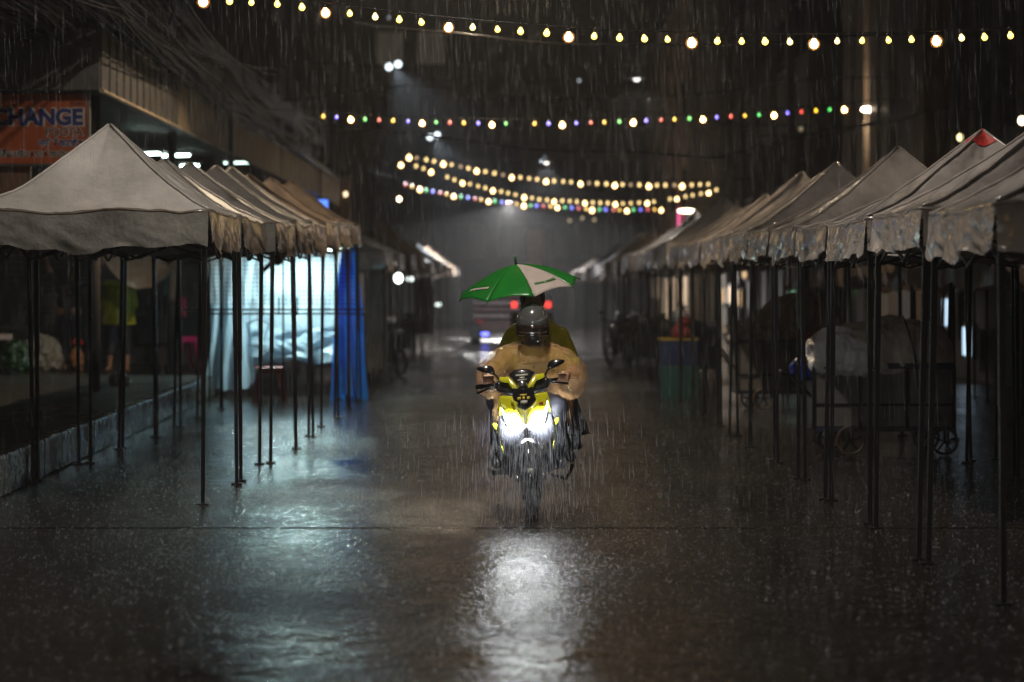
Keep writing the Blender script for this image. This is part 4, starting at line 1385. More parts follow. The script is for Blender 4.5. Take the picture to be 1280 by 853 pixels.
# small sticker marks on visor and grille
for x, z, w, h, mm, sf in ((0, 1.000, 0.095, 0.011, M_MARKW, s2), (0.0, 0.982, 0.04, 0.012, M_MARKW, s2), (0.0, 0.966, 0.07, 0.007, M_MARKW, s2),
                           (0, 0.857, 0.055, 0.014, M_MARKY, lambda x, z: s1(x, z) + 0.005), (-0.035, 0.833, 0.03, 0.02, M_MARKY, lambda x, z: s1(x, z) + 0.005), (0.0, 0.835, 0.024, 0.022, M_MARKY, lambda x, z: s1(x, z) + 0.005),
                           (0.036, 0.833, 0.026, 0.02, M_MARKY, lambda x, z: s1(x, z) + 0.005), (0, 0.806, 0.055, 0.022, M_MARKW, lambda x, z: s1(x, z) + 0.005), (0.125, 0.785, 0.03, 0.018, M_RED, lambda x, z: s1(x, z))):
    sk = 0.004
    panel('sticker', [(x - w / 2, z - h / 2), (x + w / 2 - sk, z - h / 2), (x + w / 2, z + h / 2), (x - w / 2 + sk, z + h / 2)], lambda a, b2, sf=sf: sf(a, b2) - 0.014, mm, S, 0.003, 1)
for sg_ in (-1, 1):
    MB().tube([(sg_ * 0.12, 0.24, 0.925), (sg_ * 0.22, 0.27, 0.935), (sg_ * 0.345, 0.33, 0.935)], [0.02, 0.019, 0.018], 10).build('grip', M_RUBBER, S, smooth=True)
    MB().tube([(sg_ * 0.17, 0.22, 0.925), (sg_ * 0.24, 0.20, 0.925), (sg_ * 0.34, 0.22, 0.905 - 0.015 * (sg_ < 0))], 0.009, 6).build('brake_lever', M_BLACK, S, smooth=True)
    MB().ball((sg_ * 0.175, 0.235, 0.93), (0.03, 0.03, 0.035), 12, 8).build('switch_box', M_BLACK, S, smooth=True)
    mr = MB().tube([(sg_ * 0.16, 0.26, 0.95), (sg_ * 0.19, 0.26, 1.01), (sg_ * 0.235, 0.25, 1.045)], 0.008, 8).build('mirror_stalk', M_BLACK, S, smooth=True)

    def mirror_fn(u, v, sg_=sg_):
        th, ph = 2 * PI * u, PI * v
        x, z = math.cos(th) * math.sin(ph), math.sin(th) * math.sin(ph)
        sx = abs(x) ** 0.75 * (1 if x > 0 else -1)
        sz = abs(z) ** 0.75 * (1 if z > 0 else -1)
        return (sg_ * (0.262 + 0.064 * sx + 0.01 * sz), 0.24 - 0.03 * math.cos(ph), 1.06 + 0.030 * sz * (1 - 0.35 * sx) + 0.008 * sx)
    m2 = MB().grid(mirror_fn, 24, 12, wrap=True).build('mirror', M_GLOSSBLACK, mr, smooth=True)
MB().tube([(0, 0.06, 0.55), (0, 0.2, 0.92)], 0.03, 8).build('steering_column', M_STEEL, S, smooth=True)
# wheels, fork, fender
tp = [(0.165, -0.042), (0.205, -0.052), (0.235, -0.038), (0.246, 0), (0.235, 0.038), (0.205, 0.052), (0.165, 0.042)]
rp = [(0.02, -0.02), (0.06, -0.03), (0.14, -0.02), (0.168, -0.04), (0.168, 0.04), (0.14, 0.02), (0.06, 0.03), (0.02, 0.02)]
for yy in (0.0, 1.27):
    w = MB().lathe([(0.246, -0.001), (0.25, 0), (0.246, 0.001)], 8, (0, yy, 0.25), 'x') if False else None
    wh = MB().lathe([(0.018, -0.06), (0.018, 0.06)], 10, (0, yy, 0.248), 'x').build('wheel', M_STEEL, S, smooth=True)
    MB().lathe(tp, 36, (0, yy, 0.248), 'x').build('tyre', M_RUBBER, wh, smooth=True)
    MB().lathe(rp, 28, (0, yy, 0.248), 'x').build('rim', M_BLACK, wh, smooth=True)
for sg_ in (-1, 1):
    MB().tube([(sg_ * 0.082, 0, 0.235), (sg_ * 0.082, 0.045, 0.42), (sg_ * 0.075, 0.10, 0.62)], [0.024, 0.026, 0.022], 10).build('fork_leg', M_CHROME if sg_ > 0 else M_BLACK, S, smooth=True)
    MB().ball((sg_ * 0.095, -0.01, 0.248), (0.022, 0.03, 0.03), 10, 8).build('axle_cap', M_CHROME, S, smooth=True)


def fender(u, v):
    a = R(-50) + R(190) * v
    c = 2 * (u - 0.5)
    r = 0.275 - 0.03 * c * c * c * c - 0.02 * abs(c)
    return (0.078 * c, -r * math.cos(a + R(10)) * 1.02, 0.25 + r * math.sin(a + R(10)) * (1.12 if a > 0 else 0.9))


MB().grid(fender, 10, 24).build('front_fender', M_GLOSSBLACK, S, smooth=True, solid=0.006)
MB().tube([(-0.02, -0.285, 0.32), (0.02, -0.285, 0.32)], 0.02, 8).build('reflector', M_MARKW, S, smooth=True)
MB().ball((-0.02, -0.055, 0.515), (0.035, 0.012, 0.012), 12, 8).build('emblem', M_CHROME, S, smooth=True)
MB().ball((-0.012, -0.035, 0.455), (0.04, 0.012, 0.014), 12, 8).build('marker', M_YEL, S, smooth=True)
# main body, seat, tail, exhaust, stand
c = MB()
capsule(c, (0, 0.35, 0.30), 0.13, (0, 0.62, 0.28), 0.14)
capsule(c, (0, 0.72, 0.52), 0.17, (0, 1.25, 0.60), 0.15)
capsule(c, (0, 1.25, 0.60), 0.14, (0, 1.62, 0.72), 0.06)
capsule(c, (0, 0.22, 0.55), 0.14, (0, 0.32, 0.32), 0.13)
blob('bodywork', c, M_GLOSSBLACK, S, 0.016, 5)
c = MB()
capsule(c, (0, 0.68, 0.72), 0.12, (0, 1.05, 0.74), 0.13)
capsule(c, (0, 1.05, 0.77), 0.13, (0, 1.45, 0.80), 0.10)
blob('seat', c, M_BLACK, S, 0.016, 5)
c = MB()
capsule(c, (0.17, 0.95, 0.30), 0.05, (0.21, 1.5, 0.38), 0.06)
blob('exhaust', c, M_STEEL, S, 0.012, 3)
MB().tube([(0.16, 0.75, 0.20), (0.27, 0.72, 0.16), (0.315, 0.70, 0.235), (0.33, 0.70, 0.27)], 0.014, 8).build('side_bar', M_STEEL, S, smooth=True)
MB().tube([(-0.14, 0.55, 0.26), (-0.29, 0.52, 0.27)], 0.02, 8).build('footrest', M_BLACK, S, smooth=True)

# ------------------------------------------------------------------ driver
M_PONCHO = mat('peach_raincoat', (0.68, 0.42, 0.20), 0.2, var=0.3, scale=9, bump=0.035, bscale=17, trans=0.4, alpha=0.40, coat=1.0)
Dv = thing('person', 'driver in a translucent peach raincoat and silver helmet riding the yellow scooter', 'person', (SX, SY, 0))
b = MB()
capsule(b, (-0.08, 1.0, 0.86), 0.12, (0.08, 1.0, 0.86), 0.12)
capsule(b, (-0.06, 0.95, 1.0), 0.115, (0.06, 0.95, 1.0), 0.115)
capsule(b, (-0.10, 0.90, 1.11), 0.10, (0.10, 0.90, 1.11), 0.10)
capsule(b, (0, 0.87, 1.15), 0.06, (0, 0.84, 1.28), 0.055)
b.ball((0, 0.81, 1.36), (0.078, 0.095, 0.115), 16, 12)
b.ball((0, 0.715, 1.35), (0.014, 0.02, 0.022), 8, 6)
HL, HR = Vector((-0.335, 0.30, 0.945)), Vector((0.225, 0.30, 0.962))
for s, el, hd in ((-1, (-0.35, 0.62, 0.99), HL), (1, (0.32, 0.62, 0.99), HR)):
    capsule(b, (s * 0.18, 0.88, 1.13), 0.055, el, 0.044)
    capsule(b, el, 0.043, hd + Vector((0, 0.07, 0.02)), 0.03)
    hand_grip(b, hd, (-s, -0.25, 0), (0, -1, 0.1))
    capsule(b, (s * 0.09, 0.98, 0.84), 0.09, (s * 0.17, 0.58, 0.74), 0.07)
    capsule(b, (s * 0.17, 0.58, 0.74), 0.06, (s * 0.15, 0.52, 0.36), 0.04)
blob('body', b, SKIN_D, Dv, 0.0075, 2)
c = MB()
capsule(c, (-0.09, 0.98, 0.90), 0.13, (0.09, 0.98, 0.90), 0.13)
capsule(c, (-0.12, 0.90, 1.08), 0.118, (0.12, 0.90, 1.08), 0.118)
for s, el in ((-1, (-0.30, 0.70, 1.03)), (1, (0.28, 0.70, 1.03))):
    capsule(c, (s * 0.17, 0.885, 1.12), 0.075, el, 0.065)
frustum(c, (0, 0.865, 1.10), 0.11, (0, 0.84, 1.255), 0.082)
blob('shirt', c, mat('mustard_shirt', (0.27, 0.185, 0.02), 0.5, var=0.25, scale=5, bump=0.004, bscale=14), Dv, 0.012, 4, amp=0.012, freq=9)
for k, zz in enumerate((1.09, 1.03, 0.97)):
    MB().ball((0.005, 0.77 - 0.004 * k, zz), (0.008, 0.005, 0.008), 8, 6).build('button', M_BLACK, Dv, smooth=True)
MB().box((0.13, 0.772, 1.045), (0.04, 0.006, 0.012)).build('chest_mark', M_BLACK, Dv)
c = MB()
for s in (-1, 1):
    capsule(c, (s * 0.09, 0.98, 0.84), 0.11, (s * 0.18, 0.56, 0.73), 0.09)
    capsule(c, (s * 0.18, 0.56, 0.73), 0.085, (s * 0.17, 0.53, 0.34), 0.07)
blob('trousers', c, M_DARKCLOTH, Dv, 0.012, 3, amp=0.01, freq=8)
for s in (-1, 1):
    c = MB()
    capsule(c, (s * 0.19, 0.56, 0.33), 0.05, (s * (0.21 if s > 0 else 0.27), 0.36, 0.325), 0.042)
    blob('shoe', c, M_BLACK, Dv, 0.01, 2)
c = MB()
capsule(c, (-0.12, 0.93, 1.07), 0.145, (0.12, 0.93, 1.07), 0.145)
frustum(c, (0, 0.88, 0.70), (0.30, 0.20), (0, 0.92, 1.05), (0.22, 0.15))
for s, el, wr in ((-1, (-0.315, 0.66, 0.985), (-0.325, 0.49, 0.905)), (1, (0.30, 0.66, 0.985), (0.285, 0.49, 0.90))):
    capsule(c, (s * 0.15, 0.90, 1.115), 0.095, (s * 0.24, 0.78, 1.075), 0.10)
    capsule(c, (s * 0.24, 0.78, 1.075), 0.10, el, 0.115)
    capsule(c, el, 0.115, wr, 0.098)
    frustum(c, (s * 0.20, 0.62, 0.62), 0.10, (s * 0.22, 0.75, 0.95), 0.10)
frustum(c, (0, 0.865, 1.10), 0.17, (0, 0.84, 1.225), 0.10)
blob('raincoat', c, M_PONCHO, Dv, 0.009, 2, amp=0.013, freq=15, stretch=(1, 0.6, 0.5), ridged=True)
c = MB()
frustum(c, (0, 0.868, 1.13), 0.088, (0, 0.825, 1.27), 0.094)
blob('neck_scarf', c, M_DARKCLOTH, Dv, 0.01, 2)
hz = 1.368
c = MB()


def shell(u, v):
    th, ph = 2 * PI * u, PI * (0.02 + 0.60 * v)
    return (0.126 * math.sin(ph) * math.cos(th), 0.80 + 0.150 * math.sin(ph) * math.sin(th), hz + 0.162 * math.cos(ph))


M_HELM = mat('helmet_silver', (0.30, 0.32, 0.315), 0.10, metal=0.75, var=0.12, scale=5, coat=0.8)
h = MB().grid(shell, 40, 20, wrap=True).build('helmet', M_HELM, Dv, smooth=True, solid=0.006)


def chin(u, v):
    th, ph = 2 * PI * u, PI * (0.58 + 0.30 * v)
    fr = max(0, -math.sin(th))
    return (0.122 * math.sin(ph) ** 0.6 * math.cos(th) * (1 - 0.22 * v), 0.80 + (0.150 + 0.012 * fr) * math.sin(ph) ** 0.6 * math.sin(th) * (1 - 0.12 * v), hz + 0.178 * math.cos(ph))


MB().grid(chin, 40, 12, wrap=True).build('chin_guard', mat('helmet_black', (0.008, 0.008, 0.009), 0.38, var=0.2, spec=0.35), h, smooth=True, solid=0.006)


def visor(u, v):
    th = R(200) + R(140) * u
    return (0.129 * math.cos(th), 0.80 + 0.156 * math.sin(th), hz - 0.085 + 0.075 * v - 0.012 * math.cos((u - 0.5) * 2.4) * (1 - v))


MB().grid(visor, 24, 4).build('visor', mat('smoked_visor', (0.02, 0.012, 0.008), 0.06, var=0.1, coat=0.8), h, smooth=True, solid=0.004)
MB().tube([(0.131 * math.cos(R(215 + 110 * k / 16)), 0.80 + 0.158 * math.sin(R(215 + 110 * k / 16)), hz - 0.062 - 0.008 * math.sin(PI * k / 16)) for k in range(17)], 0.0045, 6).build('visor_rim', M_CHROME, h, smooth=True)
MB().tube([(0.03, 0.635, hz - 0.135), (0.055, 0.648, hz - 0.125)], 0.006, 6).build('vent', M_CHROME, h, smooth=True)

# ------------------------------------------------------------------ passenger and umbrella
M_YCOAT = mat('yellow_raincoat', (0.85, 0.74, 0.03), 0.35, var=0.2, scale=5, bump=0.004, bscale=15, coat=0.3)
Pa = thing('person', 'passenger in a yellow raincoat behind the driver, holding the umbrella', 'person', (SX, SY, 0))
b = MB()
ox = 0.03
UH = Vector((-0.03, 1.10, 1.33))
capsule(b, (ox - 0.08, 1.40, 0.92), 0.12, (ox + 0.08, 1.40, 0.92), 0.12)
capsule(b, (ox - 0.06, 1.36, 1.1), 0.11, (ox + 0.06, 1.36, 1.1), 0.11)
capsule(b, (ox - 0.10, 1.34, 1.25), 0.10, (ox + 0.10, 1.34, 1.25), 0.10)
capsule(b, (ox, 1.33, 1.3), 0.06, (0.015, 1.31, 1.46), 0.05)
b.ball((0.01, 1.29, 1.54), (0.078, 0.095, 0.115), 16, 12)
b.ball((0.01, 1.195, 1.53), (0.014, 0.02, 0.022), 8, 6)
for s in (-1, 1):
    b.ball((0.01 + s * 0.08, 1.30, 1.54), (0.012, 0.025, 0.03), 8, 6)
for s, el, wr in ((-1, (-0.20, 1.18, 1.13), UH + Vector((0, 0.06, -0.01))), (1, (0.28, 1.2, 1.08), Vector((0.2, 1.08, 0.95)))):
    capsule(b, (ox + s * 0.18, 1.34, 1.27), 0.052, el, 0.042)
    capsule(b, el, 0.042, wr, 0.03)
    capsule(b, (s * 0.10, 1.38, 0.88), 0.09, (s * 0.27, 1.08, 0.74), 0.065)
    capsule(b, (s * 0.27, 1.08, 0.74), 0.06, (s * 0.26, 1.12, 0.40), 0.042)
hand_grip(b, UH, (0.0, 0, 1), (0, -1, 0))
hand_open(b, (0.2, 1.08, 0.95), (-0.3, -1, -0.2), (-0.7, 0, 0.6), (0, 0, -1))
blob('body', b, SKIN, Pa, 0.0085, 2)
c = MB()
capsule(c, (ox - 0.07, 1.36, 1.0), 0.17, (ox + 0.07, 1.36, 1.0), 0.17)
capsule(c, (ox - 0.13, 1.34, 1.23), 0.135, (ox + 0.13, 1.34, 1.23), 0.135)
capsule(c, (ox - 0.07, 1.33, 1.32), 0.09, (ox + 0.07, 1.33, 1.32), 0.09)
frustum(c, (ox, 1.34, 0.78), (0.28, 0.22), (ox, 1.36, 1.05), (0.22, 0.18))
for s, el, wr in ((-1, (-0.21, 1.18, 1.12), UH + Vector((0, 0.10, -0.05))), (1, (0.29, 1.2, 1.07), (0.21, 1.12, 0.97))):
    capsule(c, (ox + s * 0.18, 1.33, 1.26), 0.085, el, 0.082)
    capsule(c, el, 0.08, wr, 0.062)
blob('raincoat', c, M_YCOAT, Pa, 0.012, 4, amp=0.016, freq=6, stretch=(1, 1, 0.4))
c = MB()
c.ball((0.01, 1.315, 1.565), (0.095, 0.11, 0.115), 16, 12)
blob('hair', c, HAIR, Pa, 0.012, 2, amp=0.006, freq=30)
c = MB()
for s in (-1, 1):
    capsule(c, (s * 0.10, 1.38, 0.88), 0.11, (s * 0.275, 1.06, 0.75), 0.09)
    if s > 0:
        frustum(c, (0.33, 1.08, 0.50), (0.125, 0.12), (0.275, 1.06, 0.76), (0.085, 0.09))
        frustum(c, (0.29, 1.12, 0.385), (0.105, 0.10), (0.27, 1.08, 0.66), (0.08, 0.08))
    else:
        frustum(c, (-0.25, 1.10, 0.42), (0.075, 0.08), (-0.265, 1.06, 0.76), (0.08, 0.085))
blob('trousers', c, M_DARKCLOTH, Pa, 0.012, 3, amp=0.012, freq=9, stretch=(1, 1, 0.4))
for s in (-1, 1):
    c = MB()
    capsule(c, (s * 0.27, 1.14, 0.36), 0.045, (s * 0.30, 0.94, 0.33), 0.04)
    blob('shoe', c, M_BLACK, Pa, 0.01, 2)

UC = Vector((SX - 0.127, SY + 1.12, CAMZ + (HY - 330.5) / 160.0))
U = thing('umbrella', 'green umbrella with one white panel held over the two riders', 'umbrella', UC)
U.rotation_euler = (R(9), R(-8.5), 0)
M_UG = mat('umbrella_green', (0.010, 0.20, 0.022), 0.33, var=0.15, scale=6, bump=0.002, bscale=20, trans=0.3, coat=0.15)
M_UW = mat('umbrella_white', (0.58, 0.50, 0.46), 0.35, var=0.08, scale=6, bump=0.002, bscale=20, trans=0.3, coat=0.15)
UR, UHGT = 0.482, 0.20


def upt(a, t_, dz=0.0):
    """a = angle in degrees (90 faces the camera), t_ = 0 at the tip, 1 at the rim"""
    f = ((a - 33) / 45.0) % 1.0
    sc_ = 1 - 0.055 * math.sin(PI * f) * t_ ** 2
    r = UR * t_ * sc_
    z = -UHGT * (0.25 * t_ + 0.75 * t_ ** 2.1) - 0.012 * math.sin(PI * f) * t_ * (1 - t_) * 4 * 0.8 + 0.028 * math.sin(PI * f) * t_ ** 3
    return (r * math.cos(R(a)), -r * math.sin(R(a)), z + dz)


for k in range(8):
    a0 = 33 + 45 * k
    MB().grid(lambda u, v, a0=a0: upt(a0 + 0.02 + 44.96 * u, 0.01 + 0.99 * v), 10, 16).build('panel', M_UW if k == 0 else M_UG, U, smooth=True, solid=0.0015)
    MB().tube([upt(a0, q / 12, -0.006) for q in range(13)], 0.0035, 5).build('rib', M_STEEL, U, smooth=True)
    tip = Vector(upt(a0, 1.0))
    MB().tube([tip * 0.985, tip * 1.03 + Vector((0, 0, -0.004))], 0.005, 6).build('rib_tip', M_BLACK, U)
    mid = Vector(upt(a0, 0.52, -0.008))
    MB().tube([(0, 0, -0.22), mid], 0.003, 5).build('stretcher', M_STEEL, U)
MB().tube([(0, 0, 0.07), (0, 0, 0.0)], [0.008, 0.011], 8).build('ferrule', mat('ferrule_green', (0.008, 0.09, 0.03), 0.3), U, smooth=True)
MB().tube([(0, 0, 0), (0, 0, -0.62)], 0.007, 8).build('shaft', M_STEEL, U, smooth=True)
MB().tube([(0, 0, -0.42), (0, 0, -0.58)], 0.016, 8).build('handle', M_BLACK, U, smooth=True)
# green print on the white panel, white strip on the left green panel
urng = random.Random(5)
a = 71.0
while a > 40.5:
    if not (56.5 < a < 58.5):
        w = urng.uniform(0.8, 1.4)
        tt = 0.80 + 0.02 * math.sin(PI * (71 - a) / 30)
        MB().add([upt(a, tt, 0.004), upt(a - w, tt, 0.004), upt(a - w, tt - 0.045 - urng.uniform(0, 0.02), 0.005), upt(a, tt - 0.045, 0.005)], [(0, 1, 2, 3)]).build('print', M_UG, U, solid=0.001)
        a -= w
    a -= 0.5
MB().grid(lambda u, v: upt(168 - 4 - 32 * u, 0.85 - 0.045 * v - 0.08 * u, 0.006), 8, 1).build('strip', M_UW, U, solid=0.001)

# ------------------------------------------------------------------ carts, tubs and goods on the right
M_GOODS = mat('beige_dust_sheet', (0.52, 0.45, 0.39), 0.5, var=0.25, scale=3, bump=0.006, bscale=12)
M_GOODSW = mat('pale_dust_sheet', (0.80, 0.80, 0.82), 0.45, var=0.15, scale=3, bump=0.006, bscale=12)
M_CARTP = mat('cart_panel', (0.10, 0.096, 0.093), 0.45, var=0.35, scale=4)
M_CARTB = mat('cart_rim_blue', (0.015, 0.018, 0.05), 0.4, var=0.3)


def cart(x0, x1, D, zb, zt, dpt, label, n_post):
    t = thing('hand_cart', label, 'cart', ((x0 + x1) / 2, D, 0), 0, 'loaded hand carts under the right tents')
    w = x1 - x0
    MB().box((0, dpt / 2, zb), (w, dpt, 0.05)).build('base', M_CARTB, t)
    for yy in (0.0, dpt):
        MB().box((0, yy, (zb + zt) / 2), (w - 0.04, 0.02, zt - zb - 0.06)).build('side_panel', M_CARTP, t)
        MB().box((0, yy - 0.015, zt), (w + 0.02, 0.05, 0.06)).build('top_rail', M_CARTB, t, bevel=0.01)
        MB().box((0, yy - 0.015, zb + 0.24), (w, 0.03, 0.025)).build('mid_rail', M_STEEL, t)
        for k in range(n_post):
            MB().box((-w / 2 + w * k / (n_post - 1), yy - 0.015, (zb + zt) / 2), (0.035, 0.04, zt - zb)).build('post', M_STEEL, t)
    for xx in (-w / 2, w / 2):
        MB().box((xx, dpt / 2, (zb + zt) / 2), (0.02, dpt, zt - zb)).build('end_panel', M_CARTP, t)
    MB().tube([(-w / 2, 0.06, zb + 0.3), (-w / 2 - 0.2, 0.06, zt - 0.1), (-w / 2 - 0.30, 0.06, zt - 0.06)], 0.015, 6).build('handle', M_STEEL, t)
    MB().tube([(-w / 2, dpt - 0.06, zb + 0.3), (-w / 2 - 0.2, dpt - 0.06, zt - 0.1), (-w / 2 - 0.30, dpt - 0.06, zt - 0.06)], 0.015, 6).build('handle', M_STEEL, t)
    MB().tube([(-w / 2 - 0.30, 0.06, zt - 0.06), (-w / 2 - 0.30, dpt - 0.06, zt - 0.06)], 0.015, 6).build('handle_bar', M_STEEL, t)
    for xx, yy, r, or_ in ((-w / 2 + 0.36, 0.0, 0.15, True), (-w / 2 + 0.24, dpt - 0.05, 0.12, False), (w / 2 - 0.09, 0.0, 0.14, False), (w / 2 - 0.14, dpt, 0.14, False)):
        wh = MB().lathe([(0.025, -0.03), (0.025, 0.03)], 10, (xx, yy, r), 'y').build('wheel', M_STEEL, t)
        MB().lathe([(r - 0.03, -0.02), (r - 0.005, -0.02), (r, 0), (r - 0.005, 0.02), (r - 0.03, 0.02), (r - 0.03, -0.02)], 24, (xx, yy, r), 'y').build('tyre', mat('orange_tyre', (0.06, 0.032, 0.02), 0.5) if or_ else M_RUBBER, wh, smooth=True)
        for q in range(5):
            a = q * 2 * PI / 5 + 0.3
            MB().bar((xx, yy, r), (xx + (r - 0.02) * math.cos(a), yy, r + (r - 0.02) * math.sin(a)), 0.018).build('spoke', M_STEEL, wh)
        MB().bar((xx, yy, r), (xx, yy, zb), 0.03).build('caster_fork', M_STEEL, t)
    return t


c1 = 23.7
cart(GX(1017, c1), GX(1192, c1), c1, 0.26, 0.88, 0.75, 'dark hand cart in front with beige covered load and spoked wheels', 4)
c2 = 32.6
cart(GX(921, c2), GX(1052, c2), c2, 0.24, 0.93, 0.8, 'dark hand cart behind with plastic wrapped load under the right tents', 5)


def heap(name, label, loc, balls, m, amp, freq=5, vox=0.02, group='covered loads on the hand carts'):
    t = thing(name, label, 'load', loc, 0, group)
    c = MB()
    for p, r in balls:
        c.ball(p, r, 18, 12)
    blob('cover', c, m, t, vox, 3, amp=amp, freq=freq, ridged=True)
    return t


L1 = heap('covered_load', 'beige dust sheet tied over goods on the front cart', (GX(1105, c1), c1 + 0.35, 0.90),
          [((-0.1, 0, 0.1), (0.55, 0.42, 0.30)), ((0.30, 0, 0.12), (0.42, 0.42, 0.30)), ((0.0, 0, 0.0), (0.68, 0.40, 0.2)), ((0.12, 0.1, 0.24), (0.3, 0.3, 0.22)), ((0.5, 0, 0.02), (0.24, 0.36, 0.2))], M_GOODS, 0.025)
c = MB()
c.ball((-0.42, -0.08, 0.08), (0.32, 0.40, 0.28), 16, 12)
c.ball((-0.30, -0.12, 0.05), (0.40, 0.38, 0.22), 16, 12)
c.ball((-0.62, -0.1, -0.02), (0.16, 0.3, 0.12), 16, 12)
blob('pale_sheet', c, M_GOODSW, L1, 0.018, 2, amp=0.03, freq=5, ridged=True)
MB().tube([(0.18 + 0.02 * k, -0.46 * math.cos((k - 4) * 0.16) - 0.0, 0.47 - 0.055 * k - 0.004 * k * k) for k in range(9)], 0.009, 6).build('rope', M_BLACK, L1)
c = MB()
c.ball((-0.78, -0.15, -0.06), (0.12, 0.2, 0.14), 12, 10)
blob('blue_corner', c, mat('blue_sheet', (0.01, 0.03, 0.28), 0.4), L1, 0.016, 1, amp=0.03, freq=8)
L2 = heap('covered_load', 'tall brown bundle with a red stripe on the rear cart', (GX(992, c2), c2 + 0.4, 0.95),
          [((0.12, 0, 0.25), (0.55, 0.42, 0.38)), ((0.0, 0, 0.1), (0.62, 0.4, 0.25)), ((0.38, 0, 0.15), (0.35, 0.4, 0.42)), ((-0.2, 0, 0.18), (0.4, 0.4, 0.25))], mat('brown_sheet', (0.22, 0.165, 0.125), 0.5, var=0.3, scale=3), 0.03, 4)
c = MB()
c.ball((-0.60, -0.1, 0.08), (0.32, 0.3, 0.16), 14, 10)
c.ball((-0.3, -0.15, 0.05), (0.35, 0.32, 0.14), 14, 10)
blob('plastic_wrap', c, mat('clear_wrap', (0.42, 0.40, 0.40), 0.15, var=0.3, trans=0.3, coat=0.5), L2, 0.016, 1, amp=0.05, freq=8, ridged=True)
c = MB()
c.ball((0.12, -0.32, 0.03), (0.3, 0.14, 0.06), 14, 10)
blob('red_stripe', c, M_RED, L2, 0.016, 2, amp=0.02, freq=8)

t = thing('plastic_tub', 'teal plastic tub on the ground, lower of the two by the right poles', 'tub', (GX(849, 36.6), 36.6, 0), 0, 'stacked plastic tubs by the right poles')


def tub(t, z0, z1, wb, wt, m, mr):
    for i in range(4):
        a = i * PI / 2
        ca, sa = math.cos(a), math.sin(a)
        vs = []
        for (u, z, w) in ((-1, z0, wb), (1, z0, wb), (1, z1, wt), (-1, z1, wt)):
            x, y = w / 2 * u, -w / 2
            vs.append((x * ca - y * sa, x * sa + y * ca, z))
        MB().add(vs, [(0, 1, 2, 3)]).build('side', m, t, solid=0.01)
    MB().box((0, 0, z0 + 0.01), (wb * 0.98, wb * 0.98, 0.02)).build('bottom', m, t)
    for q in (-1, 1):
        MB().box((0, q * wt / 2, z1), (wt + 0.04, 0.03, 0.035)).build('rim', mr, t)
        MB().box((q * wt / 2, 0, z1), (0.028, wt - 0.03, 0.033)).build('rim', mr, t)
    for xx in (-0.25, 0, 0.25):
        MB().box((xx * wt, -(wb + wt) / 4 - 0.008, (z0 + z1) / 2), (0.025, 0.02, (z1 - z0) * 0.8)).build('rib', m, t)


M_TEAL = mat('teal_plastic', (0.008, 0.06, 0.056), 0.4, var=0.2)
M_NVP = mat('navy_plastic', (0.010, 0.022, 0.085), 0.4, var=0.2)
tub(t, 0.0, 0.46, 0.50, 0.54, M_TEAL, M_TEAL)
t = thing('plastic_tub', 'navy plastic tub with a yellow rim, stacked on the teal one', 'tub', (GX(848, 36.6), 36.6, 0.48), 0, 'stacked plastic tubs by the right poles')
tub(t, 0.0, 0.40, 0.52, 0.56, M_NVP, mat('yellow_plastic', (0.25, 0.18, 0.012), 0.4))
c = MB()
c.ball((0, 0, 0.0), (0.15, 0.13, 0.14), 14, 10)
c.ball((0.03, 0, 0.14), (0.10, 0.10, 0.10), 14, 10)
o = blob('bundle', c, mat('red_sack', (0.17, 0.022, 0.018), 0.4, var=0.4), None, 0.014, 1, amp=0.03, freq=9)
o.location = (GX(852, 36.6), 36.6, 0.98)
tag(o, 'red sack on top of the navy tub', 'sack')
c = MB()
c.ball((0, 0, 0), (0.12, 0.12, 0.13), 12, 10)
o = blob('bundle', c, mat('clear_sack', (0.35, 0.36, 0.38), 0.2, trans=0.4), None, 0.014, 1, amp=0.04, freq=9)
o.location = (GX(851, 36.7), 36.72, 1.24)
tag(o, 'clear plastic sack above the red one on the tubs', 'sack')
for i, (x, D) in enumerate(((4.05, 20.0),)):
    t = thing('cable_coil', 'bright green coil of hose hanging behind the right edge tents', 'hose', P(1258, 388, 26))
    for q in range(3):
        MB().tube([(0.062 * math.cos(a * PI / 10) + 0.01 * q, 0.02 * q, 0.085 * math.sin(a * PI / 10)) for a in range(21)], 0.009, 6).build('loop', mat('green_hose', (0.03, 0.32, 0.01), 0.4), t, smooth=True)
    MB().tube([(0, 0.02, 0.09), (0.0, 0.02, 0.33)], 0.008, 6).build('tie', MATS['green_hose'], t, smooth=True)

